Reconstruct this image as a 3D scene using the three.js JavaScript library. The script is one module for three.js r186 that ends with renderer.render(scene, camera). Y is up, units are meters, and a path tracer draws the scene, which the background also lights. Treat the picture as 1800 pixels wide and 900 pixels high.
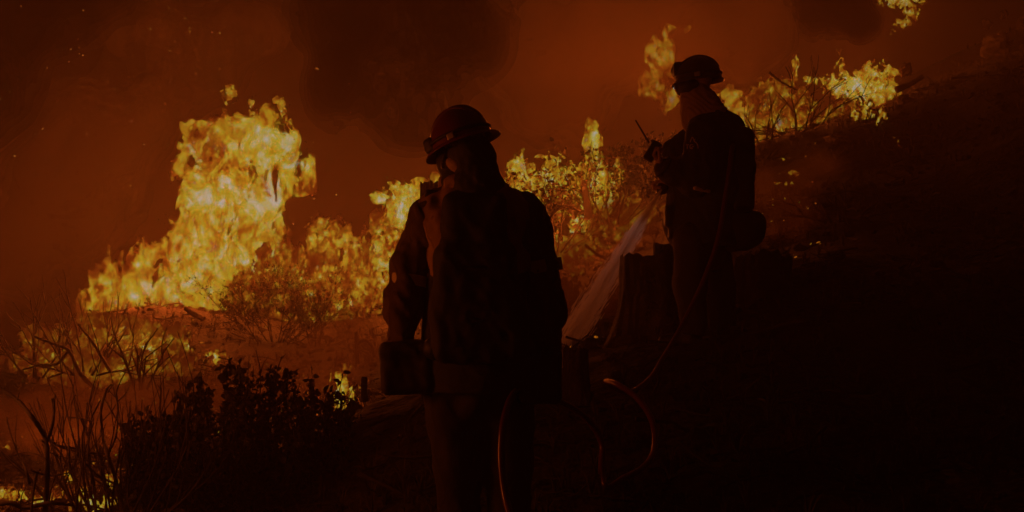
import * as THREE from 'three';
import { mergeGeometries } from 'three/addons/utils/BufferGeometryUtils.js';
import { FontLoader } from 'three/addons/loaders/FontLoader.js';
import { TextGeometry } from 'three/addons/geometries/TextGeometry.js';

// ---------------------------------------------------------------- camera, night sky, moon, exposure, haze
const scene = new THREE.Scene();
const FOV = 24, PITCH = 3 * Math.PI / 180, EYE = 1.0;
const camera = new THREE.PerspectiveCamera(FOV, 2, 0.05, 1200);
camera.position.set(0, EYE, 0);
camera.rotation.set(PITCH, 0, 0);
camera.focus = 6.2; camera.userData.fStop = 7;
const renderer = new THREE.WebGLRenderer();
renderer.setSize(1024, 512);
renderer.toneMapping = THREE.LinearToneMapping;
renderer.toneMappingExposure = 1.0;
renderer.shadowMap.enabled = true;
const FOG = 0.014;
scene.fog = new THREE.FogExp2(new THREE.Color().setRGB(0.95, 0.8, 0.66), FOG);

// ---------------------------------------------------------------- noise and random numbers
function rng(seed) { let s = seed >>> 0; return () => { s = (s + 0x6d2b79f5) | 0; let t = Math.imul(s ^ (s >>> 15), 1 | s); t = (t + Math.imul(t ^ (t >>> 7), 61 | t)) ^ t; return ((t ^ (t >>> 14)) >>> 0) / 4294967296; }; }
const PERM = new Uint8Array(512);
{ const r = rng(77), p = [...Array(256).keys()]; for (let i = 255; i > 0; i--) { const j = Math.floor(r() * (i + 1)); [p[i], p[j]] = [p[j], p[i]]; } for (let i = 0; i < 512; i++) PERM[i] = p[i & 255]; }
function grad(h, x, y, z) { h &= 15; const u = h < 8 ? x : y, v = h < 4 ? y : h === 12 || h === 14 ? x : z; return ((h & 1) ? -u : u) + ((h & 2) ? -v : v); }
function noise(x, y, z) {
  const X0 = Math.floor(x), Y0 = Math.floor(y), Z0 = Math.floor(z); x -= X0; y -= Y0; z -= Z0;
  const X = X0 & 255, Y = Y0 & 255, Z = Z0 & 255;
  const u = x * x * x * (x * (x * 6 - 15) + 10), v = y * y * y * (y * (y * 6 - 15) + 10), w = z * z * z * (z * (z * 6 - 15) + 10);
  const A = PERM[X] + Y, AA = PERM[A] + Z, AB = PERM[A + 1] + Z, B = PERM[X + 1] + Y, BA = PERM[B] + Z, BB = PERM[B + 1] + Z;
  const l = (a, b, t) => a + t * (b - a);
  return l(l(l(grad(PERM[AA], x, y, z), grad(PERM[BA], x - 1, y, z), u), l(grad(PERM[AB], x, y - 1, z), grad(PERM[BB], x - 1, y - 1, z), u), v),
    l(l(grad(PERM[AA + 1], x, y, z - 1), grad(PERM[BA + 1], x - 1, y, z - 1), u), l(grad(PERM[AB + 1], x, y - 1, z - 1), grad(PERM[BB + 1], x - 1, y - 1, z - 1), u), v), w);
}
function fbm(x, y, z, o = 4, g = 0.5) { let a = 1, s = 0, n = 0; for (let i = 0; i < o; i++) { s += a * noise(x, y, z); n += a; a *= g; x = x * 2.03 + 17.1; y = y * 2.03 + 5.3; z = z * 2.03 + 9.7; } return s / n; }
const clamp = (x, a = 0, b = 1) => Math.min(b, Math.max(a, x)), lerp = (a, b, t) => a + (b - a) * t;
const smooth = (a, b, x) => { const t = clamp((x - a) / (b - a)); return t * t * (3 - 2 * t); };
const V = (x, y, z) => new THREE.Vector3(x, y, z);

// ---------------------------------------------------------------- measuring: a point of the photograph on the upright plane `dist` metres ahead
const F = 450 / Math.tan(FOV / 2 * Math.PI / 180), CP = Math.cos(PITCH), SP = Math.sin(PITCH);
function W(px, py, dist) {
  const dx = (px - 900) / F, dy = (450 - py) / F, y = dy * CP + SP, z = dy * SP - CP, k = dist / -z;
  return V(dx * k, EYE + y * k, -dist);
}
const PXM = (dist) => F / dist;                                     // pixels of the photograph per metre at that distance

// ---------------------------------------------------------------- naming
const taken = new Map();
function numbered(name) { const n = taken.get(name) || 0; taken.set(name, n + 1); return n ? name + '_' + String(n).padStart(3, '0') : name; }
function tag(o, label, category, group, kind) { if (label) o.userData.label = label; if (category) o.userData.category = category; if (group) o.userData.group = group; if (kind) o.userData.kind = kind; return o; }
function thing(name, pos, label, category, group) { const g = new THREE.Group(); g.name = numbered(name); g.position.copy(pos); scene.add(g); return tag(g, label, category, group); }
function mesh(name, geo, m, parent, local = false) {                  // geometry in world metres; moved into the thing's own axes
  if (parent !== scene && !local) { parent.updateMatrixWorld(true); geo = geo.clone().applyMatrix4(parent.matrixWorld.clone().invert()); }
  const o = new THREE.Mesh(geo, m); o.castShadow = o.receiveShadow = true;
  o.name = parent === scene ? numbered(name) : name; parent.add(o); return o;
}

// ---------------------------------------------------------------- surface of a field (negative inside) on a grid
function surfaceNets(f, nx, ny, nz, ox, oy, oz, h) {
  const pos = [], idx = [], id = new Int32Array(nx * ny * nz).fill(-1), sx = 1, sy = nx, sz = nx * ny;
  for (let k = 0; k < nz - 1; k++) for (let j = 0; j < ny - 1; j++) for (let i = 0; i < nx - 1; i++) {
    const b = i + j * sy + k * sz; let m = 0;
    for (let c = 0; c < 8; c++) if (f[b + (c & 1) + ((c >> 1) & 1) * sy + (c >> 2) * sz] < 0) m |= 1 << c;
    if (m === 0 || m === 255) continue;
    let X = 0, Y = 0, Z = 0, n = 0;
    for (let c = 0; c < 8; c++) for (let a = 0; a < 3; a++) {
      if (c & (1 << a)) continue;
      const d = c | (1 << a); if (((m >> c) & 1) === ((m >> d) & 1)) continue;
      const fc = f[b + (c & 1) + ((c >> 1) & 1) * sy + (c >> 2) * sz], fd = f[b + (d & 1) + ((d >> 1) & 1) * sy + (d >> 2) * sz], t = fc / (fc - fd);
      X += (c & 1) + (a === 0 ? t : 0); Y += ((c >> 1) & 1) + (a === 1 ? t : 0); Z += (c >> 2) + (a === 2 ? t : 0); n++;
    }
    id[b] = pos.length / 3; pos.push(ox + (i + X / n) * h, oy + (j + Y / n) * h, oz + (k + Z / n) * h);
  }
  const quad = (a, b, c, d, flip) => { if (a < 0 || b < 0 || c < 0 || d < 0) return; if (flip) idx.push(a, d, c, a, c, b); else idx.push(a, b, c, a, c, d); };
  for (let k = 1; k < nz - 1; k++) for (let j = 1; j < ny - 1; j++) for (let i = 1; i < nx - 1; i++) {
    const b = i + j * sy + k * sz, s = f[b] < 0;
    if (s !== f[b + sx] < 0) quad(id[b - sy - sz], id[b - sz], id[b], id[b - sy], !s);
    if (s !== f[b + sy] < 0) quad(id[b - sz - sx], id[b - sx], id[b], id[b - sz], !s);
    if (s !== f[b + sz] < 0) quad(id[b - sx - sy], id[b - sy], id[b], id[b - sx], !s);
  }
  const g = new THREE.BufferGeometry();
  g.setAttribute('position', new THREE.Float32BufferAttribute(pos, 3)); g.setIndex(idx);
  return g;
}
// bodies and cloth from smoothly joined tapered capsules (C), ellipsoids (E) and boxes (B)
const C = (a, b, ra, rb, flat) => ({ t: 0, a, b, ra, rb, flat }), E = (c, r, rot) => ({ t: 1, c, r, rot }), B = (c, h, r, rot) => ({ t: 2, c, h, r, rot });
const frame = (rx = 0, ry = 0, rz = 0) => new THREE.Matrix3().setFromMatrix4(new THREE.Matrix4().makeRotationFromEuler(new THREE.Euler(rx, ry, rz)).transpose());
function sdf(prims, cell, k = 0.03, disp, cut) {
  const box = new THREE.Box3(), reach = (p) => p.t === 0 ? Math.max(p.ra, p.rb) : p.t === 1 ? Math.max(...p.r) : Math.hypot(...p.h) + p.r;
  for (const p of prims) for (const q of p.t === 0 ? [p.a, p.b] : [p.c]) { const r = reach(p) + 2 * cell + 0.02; box.expandByPoint(q.clone().addScalar(r)); box.expandByPoint(q.clone().addScalar(-r)); }
  const o = box.min, n = box.getSize(V()).divideScalar(cell), nx = Math.ceil(n.x) + 1, ny = Math.ceil(n.y) + 1, nz = Math.ceil(n.z) + 1, f = new Float32Array(nx * ny * nz).fill(1);
  const v = V(), pa = V(), ba = V();
  for (const p of prims) {
    const r = reach(p) + k + 2 * cell, lo = V(1e9, 1e9, 1e9), hi = V(-1e9, -1e9, -1e9);
    for (const q of p.t === 0 ? [p.a, p.b] : [p.c]) { lo.min(q.clone().addScalar(-r)); hi.max(q.clone().addScalar(r)); }
    const R = (a, b, m) => Math.min(m - 1, Math.max(0, Math.floor((a - b) / cell)));
    if (p.t === 0) ba.subVectors(p.b, p.a);
    const L2 = ba.lengthSq();
    for (let kk = R(lo.z, o.z, nz); kk <= R(hi.z, o.z, nz); kk++) for (let j = R(lo.y, o.y, ny); j <= R(hi.y, o.y, ny); j++) for (let i = R(lo.x, o.x, nx); i <= R(hi.x, o.x, nx); i++) {
      v.set(o.x + i * cell, o.y + j * cell, o.z + kk * cell); let d;
      if (p.t === 0) { pa.subVectors(v, p.a); const t = clamp(pa.dot(ba) / L2); pa.addScaledVector(ba, -t); if (p.flat) pa.z /= p.flat; d = pa.length() - lerp(p.ra, p.rb, t); }
      else {
        pa.subVectors(v, p.c); if (p.rot) pa.applyMatrix3(p.rot);
        if (p.t === 1) { const k0 = Math.hypot(pa.x / p.r[0], pa.y / p.r[1], pa.z / p.r[2]), k1 = Math.hypot(pa.x / p.r[0] ** 2, pa.y / p.r[1] ** 2, pa.z / p.r[2] ** 2); d = k1 > 1e-6 ? k0 * (k0 - 1) / k1 : -Math.min(...p.r); }
        else { const qx = Math.abs(pa.x) - p.h[0], qy = Math.abs(pa.y) - p.h[1], qz = Math.abs(pa.z) - p.h[2]; d = Math.hypot(Math.max(qx, 0), Math.max(qy, 0), Math.max(qz, 0)) + Math.min(Math.max(qx, qy, qz), 0) - p.r; }
      }
      const at = i + j * nx + kk * nx * ny, e = f[at], hh = Math.max(k - Math.abs(e - d), 0) / k;
      f[at] = Math.min(e, d) - hh * hh * k * 0.25;
    }
  }
  if (disp || cut) for (let kk = 0, at = 0; kk < nz; kk++) for (let j = 0; j < ny; j++) for (let i = 0; i < nx; i++, at++) if (f[at] < 0.06) {
    const x = o.x + i * cell, y = o.y + j * cell, z = o.z + kk * cell;
    if (disp) f[at] += disp(x, y, z);
    if (cut) f[at] = Math.max(f[at], cut(x, y, z));
  }
  const g = surfaceNets(f, nx, ny, nz, o.x, o.y, o.z, cell); g.computeVertexNormals(); return g;
}
const folds = (amp, fr, seed) => (x, y, z) => amp * (fbm(x * fr + seed, y * fr * 0.55 + seed, z * fr, 3) + 0.6 * Math.abs(noise(x * fr * 1.7 + 3 + y * fr, y * fr * 0.8 - seed, z * fr * 1.7)));

// tubes that taper, along points
function limb(pts, r0, r1, sides = 6, wob = 0) {
  const n = pts.length, pos = [], idx = [], up = V(), t = V(), a = V(), b = V(), q = rng(Math.floor(pts[0].x * 9173 + pts[0].y * 313 + n));
  up.set(0.31, 0.2, 1).normalize();
  for (let i = 0; i < n; i++) {
    t.subVectors(pts[Math.min(n - 1, i + 1)], pts[Math.max(0, i - 1)]).normalize(); a.crossVectors(up, t).normalize(); b.crossVectors(t, a);
    const r = lerp(r0, r1, i / (n - 1)) * (1 + wob * (q() - 0.5));
    for (let s = 0; s < sides; s++) { const w = s / sides * 2 * Math.PI; pos.push(pts[i].x + (a.x * Math.cos(w) + b.x * Math.sin(w)) * r, pts[i].y + (a.y * Math.cos(w) + b.y * Math.sin(w)) * r, pts[i].z + (a.z * Math.cos(w) + b.z * Math.sin(w)) * r); }
  }
  for (let i = 0; i < n - 1; i++) for (let s = 0; s < sides; s++) { const u = i * sides + s, w = i * sides + (s + 1) % sides; idx.push(u, w, w + sides, u, w + sides, u + sides); }
  for (const [row, flip] of [[0, 1], [n - 1, 0]]) for (let s = 1; s < sides - 1; s++) { const k = row * sides; flip ? idx.push(k, k + s + 1, k + s) : idx.push(k, k + s, k + s + 1); }
  const g = new THREE.BufferGeometry(); g.setAttribute('position', new THREE.Float32BufferAttribute(pos, 3)); g.setIndex(idx); g.computeVertexNormals(); return g;
}
const curve = (pts, n) => new THREE.CatmullRomCurve3(pts, false, 'centripetal').getPoints(n);

// ---------------------------------------------------------------- materials
function noiseTex(size, fn, srgb) {
  const d = new Uint8Array(size * size * 4);
  for (let y = 0; y < size; y++) for (let x = 0; x < size; x++) { const c = fn(x / size, y / size), o = (y * size + x) * 4; d[o] = clamp(c[0]) * 255; d[o + 1] = clamp(c[1]) * 255; d[o + 2] = clamp(c[2]) * 255; d[o + 3] = 255; }
  const t = new THREE.DataTexture(d, size, size); t.wrapS = t.wrapT = THREE.RepeatWrapping; t.magFilter = THREE.LinearFilter; if (srgb) t.colorSpace = THREE.SRGBColorSpace; t.needsUpdate = true; return t;
}
// seamless fbm on a torus-like blend
function tile(u, v, fr, o, s) { const a = fbm(u * fr, v * fr, s, o), b = fbm((u - 1) * fr, v * fr, s, o), c = fbm(u * fr, (v - 1) * fr, s, o), d = fbm((u - 1) * fr, (v - 1) * fr, s, o), x = smooth(0, 1, u), y = smooth(0, 1, v); return lerp(lerp(a, b, x), lerp(c, d, x), y); }
const soilMap = noiseTex(512, (u, v) => { const n = tile(u, v, 9, 5, 1.5), m = tile(u, v, 40, 3, 7.5), k = 0.15 + n * 0.11 + m * 0.08; return [k * 1.12, k * 0.98, k * 0.84]; }, true);
const soilBump = noiseTex(512, (u, v) => { const k = 0.5 + tile(u, v, 14, 5, 3.5) * 0.8 + tile(u, v, 60, 2, 3) * 0.3; return [k, k, k]; });
const barkMap = noiseTex(256, (u, v) => { const n = tile(u * 1, v * 1, 12, 4, 5.5), k = 0.2 + n * 0.2; return [k * 1.1, k, k * 0.9]; }, true);
const clothBump = noiseTex(256, (u, v) => { const k = 0.5 + tile(u, v, 30, 3, 8.5) * 0.6; return [k, k, k]; });
function uvBox(g, s = 1) {                                           // uv in metres, by the way each face points
  const p = g.attributes.position, n = g.attributes.normal, uv = new Float32Array(p.count * 2);
  for (let i = 0; i < p.count; i++) { const ax = Math.abs(n.getX(i)), ay = Math.abs(n.getY(i)), az = Math.abs(n.getZ(i)); if (ax > ay && ax > az) { uv[2 * i] = p.getZ(i) * s; uv[2 * i + 1] = p.getY(i) * s; } else if (ay > az) { uv[2 * i] = p.getX(i) * s; uv[2 * i + 1] = p.getZ(i) * s; } else { uv[2 * i] = p.getX(i) * s; uv[2 * i + 1] = p.getY(i) * s; } }
  g.setAttribute('uv', new THREE.BufferAttribute(uv, 2)); return g;
}
const rgb = (r, g, b) => new THREE.Color().setRGB(r, g, b);
const std = (r, g, b, rough = 0.9, extra = {}) => new THREE.MeshPhysicalMaterial({ color: rgb(r, g, b), roughness: rough, ...extra });
const M = {
  soil: new THREE.MeshStandardMaterial({ map: soilMap, bumpMap: soilBump, bumpScale: 0.05, roughness: 0.95 }),
  rock: std(0.1, 0.08, 0.06, 0.9, { bumpMap: soilBump, bumpScale: 0.03 }),
  bark: new THREE.MeshStandardMaterial({ map: barkMap, bumpMap: soilBump, bumpScale: 0.02, roughness: 0.9 }),
  char: std(0.02, 0.018, 0.016, 0.85), twig: std(0.022, 0.018, 0.014, 0.85), grass: std(0.06, 0.05, 0.025, 0.9, { side: THREE.DoubleSide }),
  leaf: std(0.022, 0.028, 0.014, 0.7, { transmission: 0.1, side: THREE.DoubleSide }), ember: new THREE.MeshBasicMaterial({ color: rgb(0.5, 0.16, 0.03) }),
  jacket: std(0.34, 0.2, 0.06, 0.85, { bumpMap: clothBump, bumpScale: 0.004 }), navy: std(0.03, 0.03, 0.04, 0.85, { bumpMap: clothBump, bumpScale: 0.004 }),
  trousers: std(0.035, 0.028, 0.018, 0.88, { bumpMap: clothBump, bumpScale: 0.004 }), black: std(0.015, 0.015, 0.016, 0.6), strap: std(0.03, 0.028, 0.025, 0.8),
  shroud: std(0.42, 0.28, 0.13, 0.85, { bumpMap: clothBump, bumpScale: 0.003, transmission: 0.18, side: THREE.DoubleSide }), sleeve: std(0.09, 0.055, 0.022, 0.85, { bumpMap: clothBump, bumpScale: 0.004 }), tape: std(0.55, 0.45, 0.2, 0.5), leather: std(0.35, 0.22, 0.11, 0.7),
  redShell: std(0.12, 0.014, 0.01, 0.3, { clearcoat: 0.6, clearcoatRoughness: 0.2 }), darkShell: std(0.05, 0.035, 0.025, 0.3, { clearcoat: 0.5, clearcoatRoughness: 0.25 }),
  skin: std(0.4, 0.24, 0.15, 0.6), lens: std(0.05, 0.05, 0.05, 0.06), metal: std(0.5, 0.47, 0.42, 0.3, { metalness: 1 }), hose: std(0.11, 0.02, 0.012, 0.3, { clearcoat: 0.2, clearcoatRoughness: 0.3 }), print: std(0.55, 0.4, 0.3, 0.7),
};
// ---------------------------------------------------------------- the night sky: faint brown smoke cloud lit from below, all the way round
{
  const w = 1024, h = 512, d = new Float32Array(w * h * 4);
  for (let y = 0; y < h; y++) for (let x = 0; x < w; x++) {
    const el = ((y + 0.5) / h - 0.5) * Math.PI, az = (x + 0.5) / w * 2 * Math.PI, cx = Math.cos(el) * Math.cos(az), cy = Math.sin(el), cz = Math.cos(el) * Math.sin(az);
    const k = 0.5 + 0.45 * fbm(cx * 3, cy * 5, cz * 3, 4), o = (y * w + x) * 4;
    d[o] = 0.006 * k; d[o + 1] = 0.0018 * k; d[o + 2] = 0.0006 * k; d[o + 3] = 1;
  }
  const t = new THREE.DataTexture(d, w, h, THREE.RGBAFormat, THREE.FloatType);
  t.mapping = THREE.EquirectangularReflectionMapping; t.magFilter = THREE.LinearFilter; t.needsUpdate = true;
  scene.background = t; scene.environment = t;
}

// ---------------------------------------------------------------- the hillside: a smooth sheet through surveyed points, out to the horizon
const SURVEY = [
  [830, 980, 4.9], [600, 1010, 4.9], [1000, 975, 4.9], [1215, 602, 7.6], [1330, 575, 7.6], [1090, 618, 7.8], [1300, 880, 5.0], [1500, 760, 6.0], [1800, 640, 7.0], [1800, 1000, 4.2],
  [680, 697, 7.0], [600, 738, 7.4], [480, 790, 7.2], [400, 815, 6.9], [330, 850, 6.6], [240, 930, 6.0], [340, 960, 5.8], [100, 1150, 5],
  [100, 885, 9.2], [0, 900, 9.0], [230, 830, 10], [100, 690, 14], [300, 660, 13.5], [420, 660, 13], [540, 655, 12.5], [640, 650, 12], [20, 640, 18],
  [215, 552, 16], [270, 546, 16], [340, 553, 16], [430, 582, 15.7], [560, 607, 15.2], [640, 608, 14.5], [60, 600, 18], [140, 575, 17],
  [700, 560, 16.5], [860, 480, 16.5], [1000, 610, 9.2], [1060, 540, 10.5], [1040, 480, 13], [1060, 395, 16.2], [1150, 340, 16.5], [1250, 290, 16.5],
  [1335, 258, 15], [1400, 243, 15], [1480, 222, 15], [1560, 185, 16.5], [1680, 138, 18], [1800, 85, 19.5],
  [1345, 470, 9.2], [1400, 455, 9.5], [1500, 370, 11], [1600, 290, 12.5], [1340, 350, 12], [1420, 320, 13], [1750, 250, 12], [1700, 420, 9.5], [1800, 450, 8.5],
  [1400, 260, 19], [1500, 215, 20.5], [1300, 310, 19], [1000, 450, 20], [400, 600, 20], [1620, 150, 22], [1800, 30, 26],
];
const PTS = SURVEY.map(([x, y, d]) => W(x, y, d)).concat([V(0, -0.25, 0), V(-3, -0.6, 0), V(3, 0.4, 0), V(0, -0.7, 5), V(-8, -1.5, 0), V(9, 2.5, 0), V(-14, -1, -12), V(-16, -0.6, -24), V(16, 6.5, -12), V(0, 1.5, -30), V(16, 7.5, -26)]);
const TPS = (() => {
  const n = PTS.length, m = n + 3, A = Array.from({ length: m }, () => new Float64Array(m + 1)), U = (r2) => r2 > 1e-9 ? 0.5 * r2 * Math.log(r2) : 0;
  for (let i = 0; i < n; i++) {
    for (let j = 0; j < n; j++) A[i][j] = U((PTS[i].x - PTS[j].x) ** 2 + (PTS[i].z - PTS[j].z) ** 2);
    A[i][i] += 0.02; A[i][n] = A[n][i] = 1; A[i][n + 1] = A[n + 1][i] = PTS[i].x; A[i][n + 2] = A[n + 2][i] = PTS[i].z; A[i][m] = PTS[i].y;
  }
  for (let c = 0; c < m; c++) {
    let p = c; for (let r = c + 1; r < m; r++) if (Math.abs(A[r][c]) > Math.abs(A[p][c])) p = r;
    [A[c], A[p]] = [A[p], A[c]];
    for (let r = c + 1; r < m; r++) { const f = A[r][c] / A[c][c]; if (f) for (let k = c; k <= m; k++) A[r][k] -= f * A[c][k]; }
  }
  const w = new Float64Array(m);
  for (let r = m - 1; r >= 0; r--) { let s = A[r][m]; for (let k = r + 1; k < m; k++) s -= A[r][k] * w[k]; w[r] = s / A[r][r]; }
  return (x, z) => { let s = w[n] + w[n + 1] * x + w[n + 2] * z; for (let i = 0; i < n; i++) s += w[i] * U((PTS[i].x - x) ** 2 + (PTS[i].z - z) ** 2); return s; };
})();
function H(x, z) {
  const far = smooth(14, 34, Math.hypot(x, z + 11)), near = clamp(-z / 6, 0.3, 1);
  let y = far < 1 ? TPS(clamp(x, -30, 30), clamp(z, -45, 12)) : 0;
  if (far > 0) {                                                       // beyond: the hill goes on rising to the right, the valley falls to the left
    const o = 0.35 * x + 7 * fbm(x * 0.02, 3.3, z * 0.02, 3) + 6 * smooth(8, 26, x - 0.22 * (-z - 20)) * smooth(-22, -40, z);
    y = lerp(y, clamp(o, -12, 40), far);
  }
  return y + near * (0.1 * fbm(x * 0.9, 1.7, z * 0.9, 3) + 0.05 * fbm(x * 3.7, 4.2, z * 3.7, 3)) * smooth(0, 1.5, Math.hypot(x + 0.2, z + 4.9));
}
const G = (px, dist) => { const p = W(px, 450, dist); p.y = H(p.x, p.z); return p; };   // ground under that column of the picture
{
  const n = 340, pos = [], uv = [], idx = [];
  for (let j = 0; j <= n; j++) for (let i = 0; i <= n; i++) {
    const x = 3.2 * Math.sinh((i / n * 2 - 1) * 5.2), z = -9 + 3.6 * Math.sinh((j / n * 2 - 1) * 5.2);
    pos.push(x, H(x, z), z); uv.push(x / 2.2, z / 2.2);
  }
  for (let j = 0; j < n; j++) for (let i = 0; i < n; i++) { const a = j * (n + 1) + i; idx.push(a, a + n + 1, a + 1, a + 1, a + n + 1, a + n + 2); }
  const g = new THREE.BufferGeometry(); g.setAttribute('position', new THREE.Float32BufferAttribute(pos, 3)); g.setAttribute('uv', new THREE.Float32BufferAttribute(uv, 2)); g.setIndex(idx); g.computeVertexNormals();
  tag(mesh('ground', g, M.soil, scene), null, null, null, 'structure');
}
const LAMP = 0.55, BRIGHT = 1.36;
// ---------------------------------------------------------------- flames: bodies of burning gas, three nested turbulent skins from cool fringe to hot core
function hit(px, py, most) {                                            // how far ahead the line of sight through that pixel meets the hillside
  let last = 2; for (let d = 2; d < 45; d += 0.15) { const p = W(px, py, d); if (p.y < H(p.x, p.z)) return (d + last) / 2; last = d; } return most;
}
const RAMP = [[0, 0.05, 0.005, 0.0006], [0.22, 0.13, 0.02, 0.0014], [0.42, 0.215, 0.06, 0.003], [0.58, 0.265, 0.14, 0.005], [0.76, 0.275, 0.212, 0.008], [1.0, 0.28, 0.236, 0.014], [1.2, 0.29, 0.262, 0.07], [1.45, 0.31, 0.3, 0.26]];
function heatColor(t, gain, out) {
  t = clamp(t, 0, 1.449); let i = 0; while (t > RAMP[i + 1][0]) i++;
  const a = RAMP[i], b = RAMP[i + 1], u = (t - a[0]) / (b[0] - a[0]);
  for (let c = 1; c < 4; c++) out.push(lerp(a[c], b[c], u) * gain);
}
const flameMat = new THREE.MeshBasicMaterial({ vertexColors: true, transparent: true, side: THREE.DoubleSide });
// blobs: [px, py, rx, ry, heat, depth offset m]; o: distance, cell and grain in pixels of the photograph, amp and bias of the turbulence
function fire(label, blobs, o, lights) {
  const D = o.d, s = PXM(D), cell = (o.cell ?? 2.5) * 1.32 / s, q = rng(Math.round(blobs[0][0] * 31 + blobs[0][1])), amp = (o.amp ?? 1.0) * 1.45, bias = (o.bias ?? 0.05) + 0.26, fr = s / (o.grain ?? 40), stretch = o.stretch ?? 0.55;
  const bl = blobs.map(([x, y, rx, ry, h = 0.3, dz]) => { const c = W(x, y, o.ground ? hit(x, y + ry * 0.7, D) - 0.12 : D); const rz = (o.deep ?? 0.45) * Math.min(rx, ry) / s; c.z += dz ?? (q() - 0.5) * 0.8 * rz; return { c, rx: rx / s, ry: ry / s, rz, h }; });
  const box = new THREE.Box3(); for (const b of bl) { const r = V(b.rx, b.ry, b.rz).multiplyScalar(1.6); box.expandByPoint(b.c.clone().add(r)); box.expandByPoint(b.c.clone().sub(r)); }
  const n = box.getSize(V()).divideScalar(cell), nx = Math.ceil(n.x) + 2, ny = Math.ceil(n.y) + 2, nz = Math.ceil(n.z) + 2, f = new Float32Array(nx * ny * nz).fill(1), off = blobs[0][0] * 0.37;
  for (let k = 0, at = 0; k < nz; k++) for (let j = 0; j < ny; j++) for (let i = 0; i < nx; i++, at++) {
    const x = box.min.x + i * cell, y = box.min.y + j * cell, z = box.min.z + k * cell; let e = -9;
    for (const b of bl) { const v = 1 - Math.hypot((x - b.c.x) / b.rx, (y - b.c.y) / b.ry, (z - b.c.z) / b.rz); if (v > e) e = v; }
    if (e < 0) e *= 1.7;
    if (e < -0.95 || i === 0 || j === 0 || k === 0 || i === nx - 1 || j === ny - 1 || k === nz - 1) continue;
    const X = x * fr + off, Y = y * fr * stretch, Z = z * fr, w = o.curl ?? 0.9;
    const a = noise(X * 0.9 + 11, Y * 0.9, Z * 0.9), b = noise(X * 0.9, Y * 0.9 + 23, Z * 0.9 + 5), wx = X + w * a, wy = Y + w * b, wz = Z + w * (a - b) * 0.5;
    const t = fbm(wx, wy, wz, o.oct ?? 5, 0.72) * 1.9 + 0.24 - 0.55 * Math.abs(noise(wx * 2.3 + 7, wy * 2.0, wz * 2.3));
    const lace = Math.max(0, 1 - 4.2 * Math.abs(noise(wx * 0.85 + 40, wy * 0.6, wz * 0.85))) * (0.3 + noise(X * 0.5, Y * 0.5 + 60, Z * 0.5)) * (1 - smooth(-0.1, 0.15, e));
    f[at] = -(e * (o.env ?? 1) + amp * t + (o.lace ?? 0.75) * lace - bias);
  }
  const pos = [], col = [], idx = [], f2 = new Float32Array(f.length);
  (o.skins ?? [[-0.12, 0.16, 0.3], [0.02, 0.34, 0.6], [0.18, 0.54, 0.85], [0.38, 0.73, 0.97]]).forEach(([iso, warm, alpha], si) => {
    for (let i = 0; i < f.length; i++) f2[i] = f[i] + iso;
    const g = surfaceNets(f2, nx, ny, nz, box.min.x, box.min.y, box.min.z, cell), p = g.attributes.position.array, from = pos.length / 3;
    for (let i = 0; i < p.length; i += 3) {
      const x = p[i], y = p[i + 1], z = p[i + 2]; let h = 0, w = 1e-3, e = -9;
      for (const b of bl) { const u = 1 - Math.hypot((x - b.c.x) / b.rx, (y - b.c.y) / b.ry, (z - b.c.z) / (b.rz * 1.6)), v = Math.max(0, 0.25 + u); if (u > e) e = u; h += v * v * b.h; w += v * v; }
      h /= w;
      const wr = 0.5 * noise(x * fr + 3, y * fr * 0.8, z * fr + off), m = fbm(x * fr * 1.7 + 31 + off + wr, y * fr * 1.25 - wr, z * fr * 1.7, 4, 0.72), l = fbm(x * fr * 0.6 - 9, y * fr * 0.42 + off, z * fr * 0.6, 2), r = 1 - 2.4 * Math.abs(noise(x * fr * 1.5 + wr * 2, y * fr * 1.1, z * fr * 1.5 + 8));
      const T = warm - 0.1 + (o.warm ?? 0) + 0.2 * clamp(e, -0.3, 0.5) + (2.3 - 0.9 * h) * m + 0.75 * l + 0.22 * r + (h - 0.3) * 1.05;
      pos.push(x, y, z); heatColor(T, (o.gain ?? 1) * BRIGHT, col); col.push(clamp(alpha * (si === 3 ? 1 : 1 - (si === 2 ? 0.4 : si ? 0.8 : 0.9) * smooth(-0.1, 0.25, e)) * (o.alpha ?? 1) * smooth(-0.34, 0.12, m + 0.35 * (h - 0.3) + (si - 1.5) * 0.12), 0.0, 0.97));
    }
    for (const v of g.index.array) idx.push(v + from);
  });
  const root = thing('fire', bl[0].c, label, 'fire', o.group);
  const g = new THREE.BufferGeometry(); g.setAttribute('position', new THREE.Float32BufferAttribute(pos, 3)); g.setAttribute('color', new THREE.Float32BufferAttribute(col, 4)); g.setIndex(idx);
  const f0 = mesh('flame', g, flameMat, root); f0.castShadow = false; if (o.bits) f0.userData.kind = 'stuff';
  for (const [x, y, dz, I, R = 0.4] of lights ?? []) {
    const L = new THREE.PointLight(rgb(1, 0.145, 0.016), I * LAMP); L.position.copy(W(x, y, D - dz)); L.shadow.radius = R / 0.02; L.castShadow = true; L.name = 'fire_light'; scene.add(L);
  }
  fire.tris = (fire.tris || 0) + idx.length / 3; 
  return root;
}
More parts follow.
